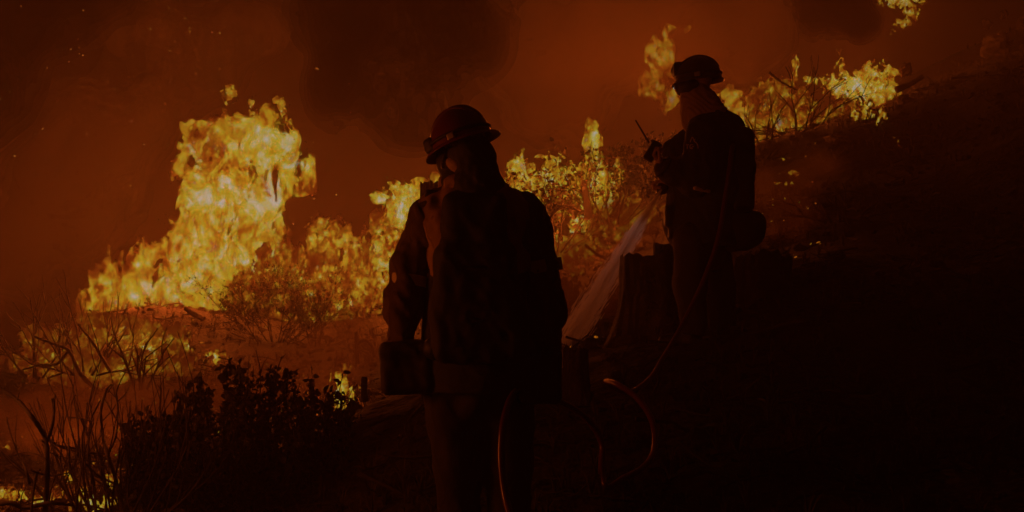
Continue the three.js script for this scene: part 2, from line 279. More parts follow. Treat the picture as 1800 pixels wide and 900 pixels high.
fire('tallest fire, a broad yellow wall of flame rising left of the near firefighter', [
  [470, 265, 52, 62, 0.55], [505, 300, 36, 50, 0.6], [425, 262, 55, 52, 0.35], [350, 320, 42, 66, 0.4], [400, 345, 72, 76, 0.45], [462, 360, 36, 62, 0.7], [536, 305, 17, 48, 0.2], [365, 430, 62, 72, 0.4], [325, 470, 42, 62, 0.35],
  [440, 430, 55, 62, 0.35], [290, 510, 62, 46, 0.55], [235, 515, 38, 38, 0.45], [205, 490, 18, 45, 0.15], [165, 520, 26, 38, 0.05], [255, 465, 32, 40, 0.2], [195, 495, 26, 46, 0.25], [350, 525, 60, 32, 0.35], [470, 212, 20, 30, 0.2], [355, 228, 38, 14, 0.1], [328, 255, 20, 10, 0.3], [345, 490, 34, 40, 0.65], [425, 400, 40, 40, 0.6], [500, 255, 25, 30, 0.8],
], { d: 18, bias: 0.0, grain: 36, cell: 2.2 }, [[420, 300, 1.6, 26, 0.7], [340, 440, 1.6, 26, 0.7], [250, 510, 1.3, 12, 0.5]]);
fire('small detached curl of flame above the tallest fire', [[405, 165, 13, 14, 0.1], [398, 180, 6, 8, 0]], { d: 18, amp: 1.2, bias: 0.05, grain: 9, cell: 1.5, stretch: 0.9 });
fire('thin detached lick of flame above the middle of the tallest fire', [[441, 184, 6, 12, 0.05], [447, 205, 5, 16, 0.05]], { d: 18, amp: 1.2, bias: -0.1, grain: 8, cell: 1.5 });
fire('detached flame wisp above the right shoulder of the tallest fire', [[490, 178, 9, 8, 0.1], [497, 192, 7, 12, 0.05]], { d: 18, amp: 1.2, bias: -0.1, grain: 8, cell: 1.5 });
fire('ragged fire spreading through low brush between the tallest fire and the near firefighter', [
  [580, 425, 34, 38, 0.5], [620, 452, 48, 30, 0.35], [685, 430, 46, 40, 0.4], [702, 392, 26, 30, 0.45], [560, 490, 66, 46, 0.2], [645, 500, 58, 46, 0.3], [600, 545, 66, 30, 0.15], [500, 470, 44, 36, 0.2], [545, 565, 46, 20, 0.1], [670, 470, 30, 30, 0.4], [470, 520, 46, 40, 0.05], [540, 510, 50, 50, 0.1], [690, 540, 30, 50, 0.15], [610, 580, 60, 22, 0.05], [660, 385, 16, 14, 0.1],
], { d: 17, amp: 1.5, bias: 0.1, grain: 18, cell: 2.2, warm: -0.34, gain: 0.96 }, [[600, 460, 1.2, 20, 0.6]]);
fire('yellow flame streaming left behind the near firefighter\'s left shoulder', [[672, 347, 24, 10, 0.35], [715, 330, 36, 18, 0.4], [755, 320, 24, 14, 0.3], [712, 365, 32, 34, 0.7], [735, 385, 20, 30, 0.5]], { d: 16, grain: 20, cell: 2, amp: 1.3, bias: 0.12, warm: -0.1 }, [[712, 350, 0.9, 8, 0.4]]);
fire('pointed yellow flame behind the near firefighter\'s right shoulder', [[913, 300, 20, 36, 0.25], [905, 340, 34, 32, 0.5], [940, 345, 22, 36, 0.45], [960, 400, 14, 44, 0.35]], { d: 16, grain: 22, cell: 2.2, amp: 1.3, bias: 0.14, warm: -0.08 }, [[915, 330, 0.9, 7, 0.4]]);
fire('tall thin tongue of flame around the burning trunk between the two firefighters', [[1044, 300, 19, 44, 0.5], [1040, 250, 14, 36, 0.15], [1024, 345, 14, 32, 0.4], [1058, 350, 20, 30, 0.4], [1037, 222, 9, 18, 0], [1050, 322, 24, 28, 0.55]], { d: 14, grain: 22, cell: 2, amp: 1.2, bias: -0.16, warm: -0.08, stretch: 0.45 }, [[1040, 315, 0.8, 7, 0.3]]);
fire('specks of flame among the shrub leaves between the two firefighters', [[978, 310, 48, 34, 0.35], [1075, 310, 32, 28, 0.3], [965, 350, 22, 40, 0.35], [1015, 395, 46, 28, 0.2], [1000, 435, 40, 26, 0.25], [1080, 400, 40, 24, 0.1], [1010, 330, 22, 26, 0.3]], { bits: 1, d: 14.3, amp: 2.0, bias: 0.95, env: 0.8, grain: 16, cell: 2, warm: -0.12, stretch: 0.9 }, [[990, 400, 0.6, 5, 0.3]]);
fire('low orange fire creeping along the foot of the leafy bushes between the firefighters', [[975, 455, 44, 22, 0.1], [1030, 432, 48, 22, 0.1], [1080, 408, 44, 22, 0], [1125, 378, 40, 22, 0], [1010, 475, 44, 16, -0.1], [1100, 350, 30, 26, -0.1]], { bits: 1, d: 14.2, ground: 1, amp: 1.9, bias: 0.3, grain: 15, cell: 2.4, warm: -0.36, alpha: 0.75, gain: 0.9 }, [[1060, 420, 0.6, 5, 0.3]]);
fire('hazy orange flame rising behind the far firefighter\'s face', [[1160, 105, 22, 40, 0.05], [1148, 148, 24, 26, 0], [1185, 50, 24, 9, -0.15], [1180, 175, 18, 26, 0], [1165, 85, 16, 26, 0.05]], { bits: 1, d: 22, grain: 30, cell: 2.2, gain: 0.8, alpha: 0.4, warm: -0.16, amp: 1.2, bias: -0.1 }, [[1150, 110, 1.0, 44, 0.8]]);
fire('orange fire low behind the far firefighter\'s back', [[1290, 178, 24, 22, 0.2], [1312, 200, 34, 28, 0.2], [1338, 235, 20, 22, 0.3], [1318, 235, 18, 22, 0.2], [1345, 175, 28, 26, 0]], { bits: 1, d: 18, grain: 22, gain: 0.85, amp: 1.3, bias: 0.02, warm: -0.06 }, [[1310, 190, 0.9, 14, 0.4]]);
fire('thin red flames running through fallen branches along the ridge right of the far firefighter', [[1375, 218, 60, 26, 0.05], [1425, 238, 52, 12, 0.25], [1360, 175, 40, 30, -0.05], [1400, 195, 40, 30, -0.05], [1480, 200, 30, 20, -0.1]], { bits: 1, d: 17, amp: 1.6, bias: 0.14, grain: 20, alpha: 0.7, warm: -0.18, gain: 0.85 }, [[1400, 205, 0.6, 7, 0.3]]);
fire('bright yellow fire cresting the ridge at right', [[1500, 152, 40, 24, 0.65], [1545, 160, 32, 24, 0.5], [1465, 142, 34, 12, 0.35], [1425, 142, 30, 8, 0.25], [1400, 118, 8, 26, 0.1], [1475, 108, 9, 18, 0.2], [1540, 130, 20, 20, 0.35], [1520, 182, 24, 10, 0.35], [1570, 130, 12, 8, 0.1]], { bits: 1, d: 20, grain: 14, cell: 2, amp: 1.5, bias: 0.22, warm: -0.1 }, [[1510, 140, 1.0, 13, 0.4]]);
fire('distant fire high on the hill at the top right', [[1585, 2, 34, 12, 0.6], [1600, 24, 14, 12, 0.3], [1588, 40, 16, 10, 0.3], [1570, 56, 9, 7, 0.1]], { bits: 1, d: 38, grain: 9, amp: 1.7, bias: 0.4, cell: 1.6, warm: -0.1 }, [[1590, 10, 1.2, 9, 0.5]]);
fire('small licks of fire under the lip of the ridge at right', [[1520, 203, 18, 12, 0.3], [1548, 208, 9, 14, 0.2]], { bits: 1, d: 17.2, ground: 1, amp: 1.8, bias: 0.55, grain: 9, cell: 1.8, warm: -0.1 });
fire('low streaky fire burning on the slope at the left edge', [[100, 605, 44, 26, 0.15], [58, 590, 22, 16, 0.25], [200, 605, 66, 36, 0.15], [268, 605, 46, 32, 0.35], [255, 645, 66, 24, 0.15], [170, 645, 60, 26, 0.0], [312, 640, 22, 28, 0.0], [60, 640, 50, 20, -0.1], [120, 640, 60, 30, -0.05], [200, 655, 70, 26, 0], [160, 575, 30, 22, 0.1], [225, 580, 30, 22, 0.2]], { bits: 1, d: 14.6, ground: 1, amp: 1.9, bias: 0.16, grain: 15, cell: 2.7, alpha: 0.7, warm: -0.4, env: 0.8, gain: 0.85 }, [[220, 610, 0.8, 15, 0.5]]);
fire('yellow flames running down the front of the burning mound', [[262, 592, 34, 18, 0.35], [235, 578, 20, 14, 0.3], [290, 606, 34, 16, 0.3], [258, 622, 24, 24, 0.25], [318, 612, 18, 10, 0.3], [325, 575, 8, 12, 0.1]], { bits: 1, d: 15, ground: 1, amp: 1.8, bias: 0.3, grain: 15, cell: 2.2, warm: -0.06, env: 0.9 }, [[265, 590, 0.6, 4, 0.3]]);
fire('small patch of flame on the slope under the burning mound', [[378, 628, 18, 13, 0.2]], { d: 14, ground: 1, amp: 1.8, bias: 0.4, grain: 10, cell: 1.8, warm: -0.1 });
fire('small swirling fire beside the leafy shrubs below the near firefighter\'s elbow', [[600, 678, 18, 30, 0.2], [606, 714, 16, 14, 0.4], [576, 682, 18, 5, 0.2], [620, 700, 14, 14, 0.2], [600, 650, 24, 10, -0.1]], { bits: 1, d: 8.2, amp: 1.7, bias: 0.42, grain: 16, cell: 2, warm: -0.1 }, [[600, 690, 0.5, 1.2, 0.15]]);
fire('ground fire behind the bare twigs in the bottom left corner', [[25, 868, 26, 12, 0.3], [80, 882, 50, 9, 0.2], [170, 885, 26, 13, 0.4], [120, 838, 7, 13, 0.4], [196, 850, 10, 18, 0.2], [10, 785, 16, 10, 0], [140, 868, 20, 10, 0.1]], { bits: 1, d: 9.6, ground: 1, amp: 2, bias: 0.25, grain: 14, cell: 2, warm: -0.12 }, [[90, 850, 0.6, 2, 0.2]]);
fire('glowing embers on the slope just right of the far firefighter', [[1380, 279, 9, 5, 0], [1396, 305, 9, 6, 0], [1384, 322, 13, 4, 0.1], [1365, 322, 6, 3, 0], [1422, 266, 4, 2, 0.1], [1433, 282, 3, 2, 0.1], [1352, 290, 4, 2, 0.1]], { bits: 1, d: 13, ground: 1, amp: 1.4, bias: 0.2, grain: 10, cell: 2, warm: -0.1, gain: 0.8 });
fire('trail of tiny embers down the dark slope at right', [[1572, 240, 4, 3, 0], [1577, 248, 5, 3, 0.1], [1582, 255, 3, 3, 0], [1568, 232, 3, 2, 0]], { bits: 1, d: 14.5, ground: 1, amp: 1.2, bias: 0.1, grain: 8, cell: 1.6, warm: -0.1, gain: 0.7 });
fire('fire on the near slope at the far left, out of the picture', [[-330, 690, 90, 110, 0.4], [-400, 760, 120, 80, 0.3], [-280, 770, 70, 70, 0.3]], { d: 4.3, grain: 130, cell: 9 }, [[-300, 560, -0.1, 6.2, 0.3]]);
fire('slivers of flame glimpsed through the tallest leafy shrub', [[378, 812, 5, 16, 0.1], [366, 762, 6, 4, 0.1], [384, 760, 4, 5, 0], [434, 764, 4, 4, -0.1], [318, 800, 4, 22, -0.2], [390, 822, 4, 8, 0.1]], { bits: 1, d: 7.6, amp: 1.2, bias: 0.05, grain: 12, cell: 1.8, warm: -0.3 });
// ---------------------------------------------------------------- hands: a palm, four unequal fingers bent round what they hold, a thumb from the side
function handPrims(wrist, along, across, curl, size = 1, right = 1, glove = 0) {   // along: wrist to knuckles, across: little finger to index; fingers curl towards the palm
  const a = along.clone().normalize(), s = across.clone().addScaledVector(a, -across.dot(a)).normalize(), n = V().crossVectors(a, s).multiplyScalar(right), k = size, g = glove, P = [];
  const at = (u, v, w) => wrist.clone().addScaledVector(a, u * k).addScaledVector(s, v * k).addScaledVector(n, w * k);
  P.push(C(wrist, at(0.03, 0, 0), 0.027 * k + g, 0.03 * k + g));
  for (let f = 0; f < 4; f++) {
    const v = (-0.03 + f * 0.02), L = [0.062, 0.076, 0.084, 0.076][f], root = at(0.085 + (f === 0 ? -0.006 : f === 2 ? 0.004 : 0), v, 0);
    P.push(C(at(0.02, v * 0.8, 0), root, 0.013 * k + g, 0.0105 * k + g));
    let p = root, ang = 0;
    [0.45, 0.32, 0.23].forEach((q, j) => { ang += curl * [1, 1.25, 0.8][j] * (1 + (1.5 - f) * 0.06); const e = p.clone().addScaledVector(a, Math.cos(ang) * L * q * k).addScaledVector(n, Math.sin(ang) * L * q * k); P.push(C(p, e, (0.0095 - j * 0.0009) * k + g, (0.0088 - j * 0.001) * k + g)); p = e; });
  }
  const t0 = at(0.025, 0.028, 0.006), t1 = at(0.055, 0.05, 0.018 + curl * 0.01), t2 = at(0.085, 0.046, 0.03 + curl * 0.012), t3 = at(0.105, 0.034, 0.036 + curl * 0.014);
  P.push(C(t0, t1, 0.014 * k + g, 0.0115 * k + g), C(t1, t2, 0.0105 * k + g, 0.0095 * k + g), C(t2, t3, 0.0095 * k + g, 0.0085 * k + g));
  return P;
}
// a head: fwd is where the face looks, up its crown
function headGeo(c, fwd, up, s = 1) {
  const f = fwd.clone().normalize(), u = up.clone().addScaledVector(f, -up.dot(f)).normalize(), r = V().crossVectors(u, f), at = (x, y, z) => c.clone().addScaledVector(r, x * s).addScaledVector(u, y * s).addScaledVector(f, z * s);
  const rot = new THREE.Matrix3().set(r.x, r.y, r.z, u.x, u.y, u.z, f.x, f.y, f.z);
  const head = sdf([
    E(at(0, 0.03, -0.015), [0.076 * s, 0.092 * s, 0.095 * s], rot), E(at(0, -0.04, 0.03), [0.06 * s, 0.075 * s, 0.062 * s], rot), C(at(0, -0.105, 0.055), at(0, -0.1, 0.05), 0.025 * s, 0.028 * s),
    C(at(0, -0.005, 0.088), at(0, -0.038, 0.108), 0.009 * s, 0.014 * s), C(at(-0.022, 0.018, 0.083), at(0.022, 0.018, 0.083), 0.013 * s, 0.013 * s), C(at(-0.018, -0.068, 0.086), at(0.018, -0.068, 0.086), 0.009 * s, 0.009 * s), C(at(-0.016, -0.08, 0.083), at(0.016, -0.08, 0.083), 0.009 * s, 0.009 * s),
    E(at(0.078, -0.01, -0.01), [0.012 * s, 0.032 * s, 0.018 * s], rot), E(at(-0.078, -0.01, -0.01), [0.012 * s, 0.032 * s, 0.018 * s], rot), C(at(-0.032, 0, 0.07), at(-0.031, 0, 0.074), 0.013, 0.013), C(at(0.032, 0, 0.07), at(0.031, 0, 0.074), 0.013, 0.013),
    C(at(0, -0.05, -0.03), at(0, -0.15, -0.045), 0.058 * s, 0.062 * s),
  ], 0.004 * s, 0.016);
  return head;
}
// a wildland helmet: dome with three combs, full brim, goggle band; drawn in its own axes (z forward, y up), then turned on the head
function helmetOn(parent, c, fwd, up, shell, o = {}) {
  const h = new THREE.Group(); h.name = 'helmet'; const f = fwd.clone().normalize(), u = up.clone().addScaledVector(f, -up.dot(f)).normalize(), r = V().crossVectors(u, f);
  h.matrix.makeBasis(r, u, f).setPosition(c.clone().sub(parent.position)); h.matrix.decompose(h.position, h.quaternion, h.scale); h.scale.setScalar(o.s ?? 1); parent.add(h);
  const put = (n, g, m, p = h) => mesh(n, g, m, p, true);
  const dome = new THREE.SphereGeometry(1, 48, 24, 0, Math.PI * 2, 0, Math.PI * 0.5), p = dome.attributes.position;
  for (let i = 0; i < p.count; i++) { let x = p.getX(i), y = p.getY(i), z = p.getZ(i); const q = 1 + 0.02 * Math.cos(3 * x); p.setXYZ(i, x * 0.117 * (1 + 0.05 * (1 - y)), Math.pow(y, 0.9) * (o.high ?? 0.135), z * 0.142 * q * (1 + 0.04 * (1 - y))); }
  dome.computeVertexNormals(); h.userData.label = undefined; put('shell', dome, shell);
  for (const x of [-0.042, 0, 0.042]) {
    const pts = []; for (let i = 0; i <= 20; i++) { const a = (0.12 + 0.76 * i / 20) * Math.PI, k = Math.sqrt(Math.max(0, 1 - (x / 0.12) ** 2)); pts.push(V(x * (0.75 + 0.25 * Math.sin(a)), Math.pow(Math.sin(a), 0.9) * (o.high ?? 0.135) * k + 0.002, -Math.cos(a) * 0.143 * k)); }
    put('comb', limb(pts, x ? 0.006 : 0.01, x ? 0.006 : 0.01, 8), shell);
  }
  const bp = [], bi = [], N = 64, rings = [[0, 0.004], [0.35, 0.001], [0.75, -0.004], [1, -0.013], [1, -0.018], [0.7, -0.01], [0, -0.006]];
  for (const [t, y] of rings) for (let i = 0; i < N; i++) { const a = i / N * 2 * Math.PI, ca = Math.cos(a), sa = Math.sin(a), ext = (ca > 0 ? (o.front ?? 0.055) : (o.back ?? 0.05)) * ca * ca + 0.016 * sa * sa; bp.push(sa * (0.121 + ext * t), y - (ca > 0 ? 0.012 : 0.004) * ca * ca * t, ca * (0.146 + ext * t)); }
  for (let k = 0; k < rings.length - 1; k++) for (let i = 0; i < N; i++) { const a = k * N + i, b = k * N + (i + 1) % N; bi.push(a, a + N, b, b, a + N, b + N); }
  const bg = new THREE.BufferGeometry(); bg.setAttribute('position', new THREE.Float32BufferAttribute(bp, 3)); bg.setIndex(bi); bg.computeVertexNormals(); put('brim', bg, shell);
  const band = []; for (let i = 0; i <= 40; i++) { const a = i / 40 * 2 * Math.PI; band.push(V(Math.sin(a) * 0.122, 0.03, Math.cos(a) * 0.147)); }
  put('goggle_strap', limb(band, 0.009, 0.009, 6), M.black);
  const gog = new THREE.Group(); gog.name = 'goggles'; h.add(gog); const gy = o.gy ?? 0.045, gz = o.gz ?? 0.12;
  put('goggle_frame', sdf([B(V(0, gy, gz), [0.062, 0.018, 0.012], 0.018), B(V(-0.06, gy, gz - 0.03), [0.008, 0.014, 0.02], 0.012), B(V(0.06, gy, gz - 0.03), [0.008, 0.014, 0.02], 0.012)], 0.006, 0.02), M.black, gog);
  put('goggle_lens', sdf([B(V(0, gy, gz + 0.02), [0.052, 0.012, 0.006], 0.012)], 0.005, 0.01), M.lens, gog);
  for (const s of [-1, 1]) put('side_clip', sdf([B(V(0.123 * s, 0.016, -0.02), [0.004, 0.012, 0.016], 0.004)], 0.004, 0.01), M.metal);
  return h;
}
// ================================================================ the near firefighter, seen from behind, looking down to the left
{
  const D = 4.9, P = (x, y, dz = 0) => W(x, y, D - dz), base = P(830, 975), s = 1 / PXM(D), fw = V(-0.83, -0.31, -0.45), up = V(-0.33, 1, -0.1);
  const man = thing('person', base, 'firefighter in red helmet, tan jacket and dark back pack, seen from behind', 'person', null);
  const hc = P(814, 264, -0.02);
  // the whole figure in one skin
  const ftL = P(796, 968, -0.02), ftR = P(896, 975, 0.02);
  const body = sdf([
    C(P(838, 400), P(842, 560), 0.14, 0.13), C(P(842, 560), P(842, 660), 0.13, 0.15), C(P(770, 372), P(920, 380), 0.055, 0.055), C(P(832, 350), P(822, 300), 0.06, 0.055),
    C(P(766, 388), P(714, 490), 0.055, 0.045), C(P(714, 490), P(704, 568, 0.02), 0.045, 0.03), C(P(918, 392), P(952, 500), 0.055, 0.045), C(P(952, 500), P(960, 580, -0.03), 0.045, 0.03),
    C(P(800, 680), P(800, 810), 0.085, 0.06), C(P(800, 810), P(803, 950, -0.03), 0.06, 0.04), C(P(884, 680), P(890, 815), 0.085, 0.06), C(P(890, 815), P(896, 955), 0.06, 0.04),
    C(P(803, 955, -0.03), P(790, 972, -0.15), 0.035, 0.03), C(P(896, 960), P(905, 975, -0.13), 0.035, 0.03),
  ], 0.012, 0.03);
  const handL = sdf(handPrims(P(704, 568, 0.02), P(690, 640, 0.02).sub(P(704, 568, 0.02)), V(0.3, 0, -1), 0.3, 1, 1), 0.0035, 0.006), handR = sdf(handPrims(P(958, 575, -0.03), P(962, 640, -0.03).sub(P(958, 575, -0.03)), V(-0.3, 0, -1), 0.35, 1, -1), 0.0035, 0.006);
  mesh('body', mergeGeometries([body, headGeo(hc, fw, up), handL, handR]), M.skin, man);
  // clothes
  const fd = folds(0.014, 7, 4.4), jacket = sdf([
    C(P(790, 400), P(788, 640), 0.085, 0.12, 1.25), C(P(890, 400), P(898, 640), 0.095, 0.14, 1.2), C(P(842, 420), P(845, 640), 0.17, 0.19), C(P(775, 382), P(912, 384), 0.082, 0.088), C(P(838, 350), P(826, 325), 0.1, 0.085),
    C(P(845, 640), P(842, 684), 0.2, 0.205), C(P(795, 640), P(790, 684), 0.12, 0.12), C(P(900, 640), P(902, 684), 0.14, 0.14),
  ], 0.011, 0.06, fd, (x, y) => P(800, 688).y - y);
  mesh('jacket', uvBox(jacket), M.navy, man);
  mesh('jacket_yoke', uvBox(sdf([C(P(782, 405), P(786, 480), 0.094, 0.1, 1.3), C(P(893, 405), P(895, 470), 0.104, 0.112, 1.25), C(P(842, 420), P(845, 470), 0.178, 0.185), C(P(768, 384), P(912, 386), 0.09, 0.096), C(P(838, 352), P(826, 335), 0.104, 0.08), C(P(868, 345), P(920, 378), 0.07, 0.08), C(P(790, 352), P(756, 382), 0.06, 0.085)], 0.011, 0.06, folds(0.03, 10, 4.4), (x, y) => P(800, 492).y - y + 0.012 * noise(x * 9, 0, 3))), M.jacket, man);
  const fs = folds(0.03, 11, 9.1);
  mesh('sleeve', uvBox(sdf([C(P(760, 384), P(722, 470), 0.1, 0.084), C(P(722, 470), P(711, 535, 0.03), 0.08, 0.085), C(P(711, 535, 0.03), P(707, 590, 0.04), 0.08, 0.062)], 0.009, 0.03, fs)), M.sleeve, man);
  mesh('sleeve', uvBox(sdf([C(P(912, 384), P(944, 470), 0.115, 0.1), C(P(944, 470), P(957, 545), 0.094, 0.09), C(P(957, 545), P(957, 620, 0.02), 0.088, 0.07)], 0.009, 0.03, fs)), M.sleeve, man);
  for (const [a, b, r] of [[P(722, 488, 0.005), P(720, 502, 0.008), 0.087], [P(946, 462), P(949, 478), 0.097]]) {
    const dir = b.clone().sub(a), g = new THREE.CylinderGeometry(r, r * 0.98, dir.length() * 1.3, 28, 1, true); g.applyQuaternion(new THREE.Quaternion().setFromUnitVectors(V(0, -1, 0), dir.clone().normalize())); g.translate(a.x + dir.x / 2, a.y + dir.y / 2, a.z + dir.z / 2); mesh('reflective_tape', g, M.tape, man);
  }
  const gl = (w, al, ac, cu, r) => sdf(handPrims(w, al, ac, cu, 1.08, r, 0.005), 0.004, 0.008);
  mesh('glove', gl(P(704, 578, 0.02), P(688, 645, 0.02).sub(P(704, 568, 0.02)), V(0.3, 0, -1), 0.3, 1), M.leather, man);
  mesh('glove', gl(P(958, 590, -0.03), P(962, 655, -0.03).sub(P(958, 575, -0.03)), V(-0.3, 0, -1), 0.35, -1), M.leather, man);
  mesh('trousers', uvBox(sdf([
    C(P(795, 680), P(802, 745), 0.12, 0.115), C(P(802, 745), P(805, 815), 0.11, 0.1), C(P(805, 815), P(808, 930, -0.03), 0.1, 0.088), C(P(890, 680), P(892, 815), 0.125, 0.1), C(P(892, 815), P(897, 940), 0.098, 0.088), C(P(842, 660), P(842, 690), 0.16, 0.15),
  ], 0.011, 0.035, folds(0.018, 7, 2.2))), M.trousers, man);
  for (const [a, b] of [[P(806, 915, -0.03), ftL], [P(897, 925), ftR]]) mesh('boot', sdf([C(a, b.clone().setY(b.y + 0.04), 0.07, 0.062), C(b.clone().setY(b.y + 0.03), b.clone().add(V(-0.04, 0.02, -0.17)), 0.058, 0.048)], 0.009, 0.03), M.black, man);
  // collar, neck cloth under the helmet, chin strap
  mesh('collar', uvBox(sdf([C(P(772, 342, -0.05), P(800, 324, 0.05), 0.018, 0.034), C(P(800, 322, 0.05), P(850, 318, 0.07), 0.034, 0.036), C(P(850, 318, 0.07), P(884, 330, 0), 0.036, 0.03), C(P(784, 318, -0.06), P(862, 312, -0.04), 0.035, 0.04)], 0.007, 0.04, folds(0.022, 20, 1))), M.jacket, man);
  mesh('neck_cloth', uvBox(sdf([E(P(824, 272, 0.005), [0.094, 0.085, 0.1]), C(P(836, 275, 0.02), P(838, 322, 0.04), 0.062, 0.1), C(P(846, 262, 0.02), P(848, 300, 0.02), 0.04, 0.05), C(P(850, 300, 0.02), P(872, 336, 0.02), 0.05, 0.05), C(P(800, 286, -0.03), P(800, 322, 0), 0.04, 0.055)], 0.007, 0.035, folds(0.02, 14, 6))), M.strap, man);
  mesh('cheek_flap', uvBox(sdf([E(P(802, 290, 0.03), [0.026, 0.022, 0.05]), C(P(792, 284, 0.03), P(812, 300, 0.06), 0.018, 0.02)], 0.006, 0.03)), M.shroud, man);
  mesh('face_mask', sdf([E(hc.clone().addScaledVector(fw, 0.045).add(V(0, -0.03, 0)), [0.075, 0.085, 0.075])], 0.007, 0.03), M.black, man);
  mesh('chin_strap', limb(curve([P(783, 268, 0.03), P(779, 286, 0.02), P(783, 300, 0), P(789, 306, -0.04)], 10), 0.009, 0.007, 6, 0.3), M.black, man);
  mesh('buckle', sdf([B(P(780, 290, 0.02), [0.009, 0.012, 0.004], 0.003)], 0.003, 0.005), M.metal, man);
  helmetOn(man, P(812, 251, 0), fw, up, M.redShell, { s: 0.9, gy: 0.032, gz: 0.128, high: 0.165, front: 0.045, back: 0.042 });
  // harness and packs on the back
  const pack = mesh('back_pack', uvBox(sdf([B(P(833, 400, 0.19), [0.08, 0.09, 0.02], 0.05), B(P(836, 500, 0.2), [0.105, 0.1, 0.04], 0.06), B(P(842, 585, 0.19), [0.13, 0.07, 0.05], 0.05), B(P(790, 560, 0.19), [0.03, 0.07, 0.03], 0.03), B(P(893, 555, 0.19), [0.03, 0.08, 0.03], 0.03), C(P(785, 352, 0.05), P(797, 420, 0.16), 0.028, 0.03), C(P(884, 352, 0.05), P(876, 420, 0.17), 0.03, 0.03)], 0.011, 0.05, folds(0.022, 10, 7))), M.strap, man);
  for (const [x0, y0, x1, y1] of [[800, 470, 872, 470], [800, 560, 880, 560]]) mesh('pack_strap', limb([P(x0, y0, 0.275), P((x0 + x1) / 2, y0 + 3, 0.29), P(x1, y1, 0.275)], 0.012, 0.012, 6), M.black, pack);
  mesh('pack_buckle', sdf([B(P(793, 491, 0.25), [0.008, 0.008, 0.003], 0.003)], 0.003, 0.005), M.metal, pack);
  mesh('belt', sdf([C(P(765, 612, 0.16), P(920, 612, 0.18), 0.035, 0.035), C(P(745, 612, 0), P(765, 612, 0.16), 0.035, 0.035), C(P(920, 612, 0.18), P(965, 612, 0), 0.035, 0.035)], 0.01, 0.05), M.black, man);
  mesh('hip_pouch', uvBox(sdf([B(P(718, 647, 0.06), [0.072, 0.07, 0.055], 0.034, frame(0, 0, 0.05)), B(P(714, 612, 0.08), [0.078, 0.012, 0.06], 0.016, frame(0, 0, 0.03))], 0.008, 0.02, folds(0.016, 10, 3))), M.strap, man);
  mesh('hip_pouch', uvBox(sdf([B(P(948, 660, 0.04), [0.06, 0.085, 0.06], 0.03)], 0.009, 0.03, folds(0.007, 9, 5))), M.strap, man);
  mesh('shoulder_strap', sdf([B(P(764, 346, 0), [0.028, 0.014, 0.04], 0.01, frame(0, 0, -0.1))], 0.006, 0.02), M.black, man);
}
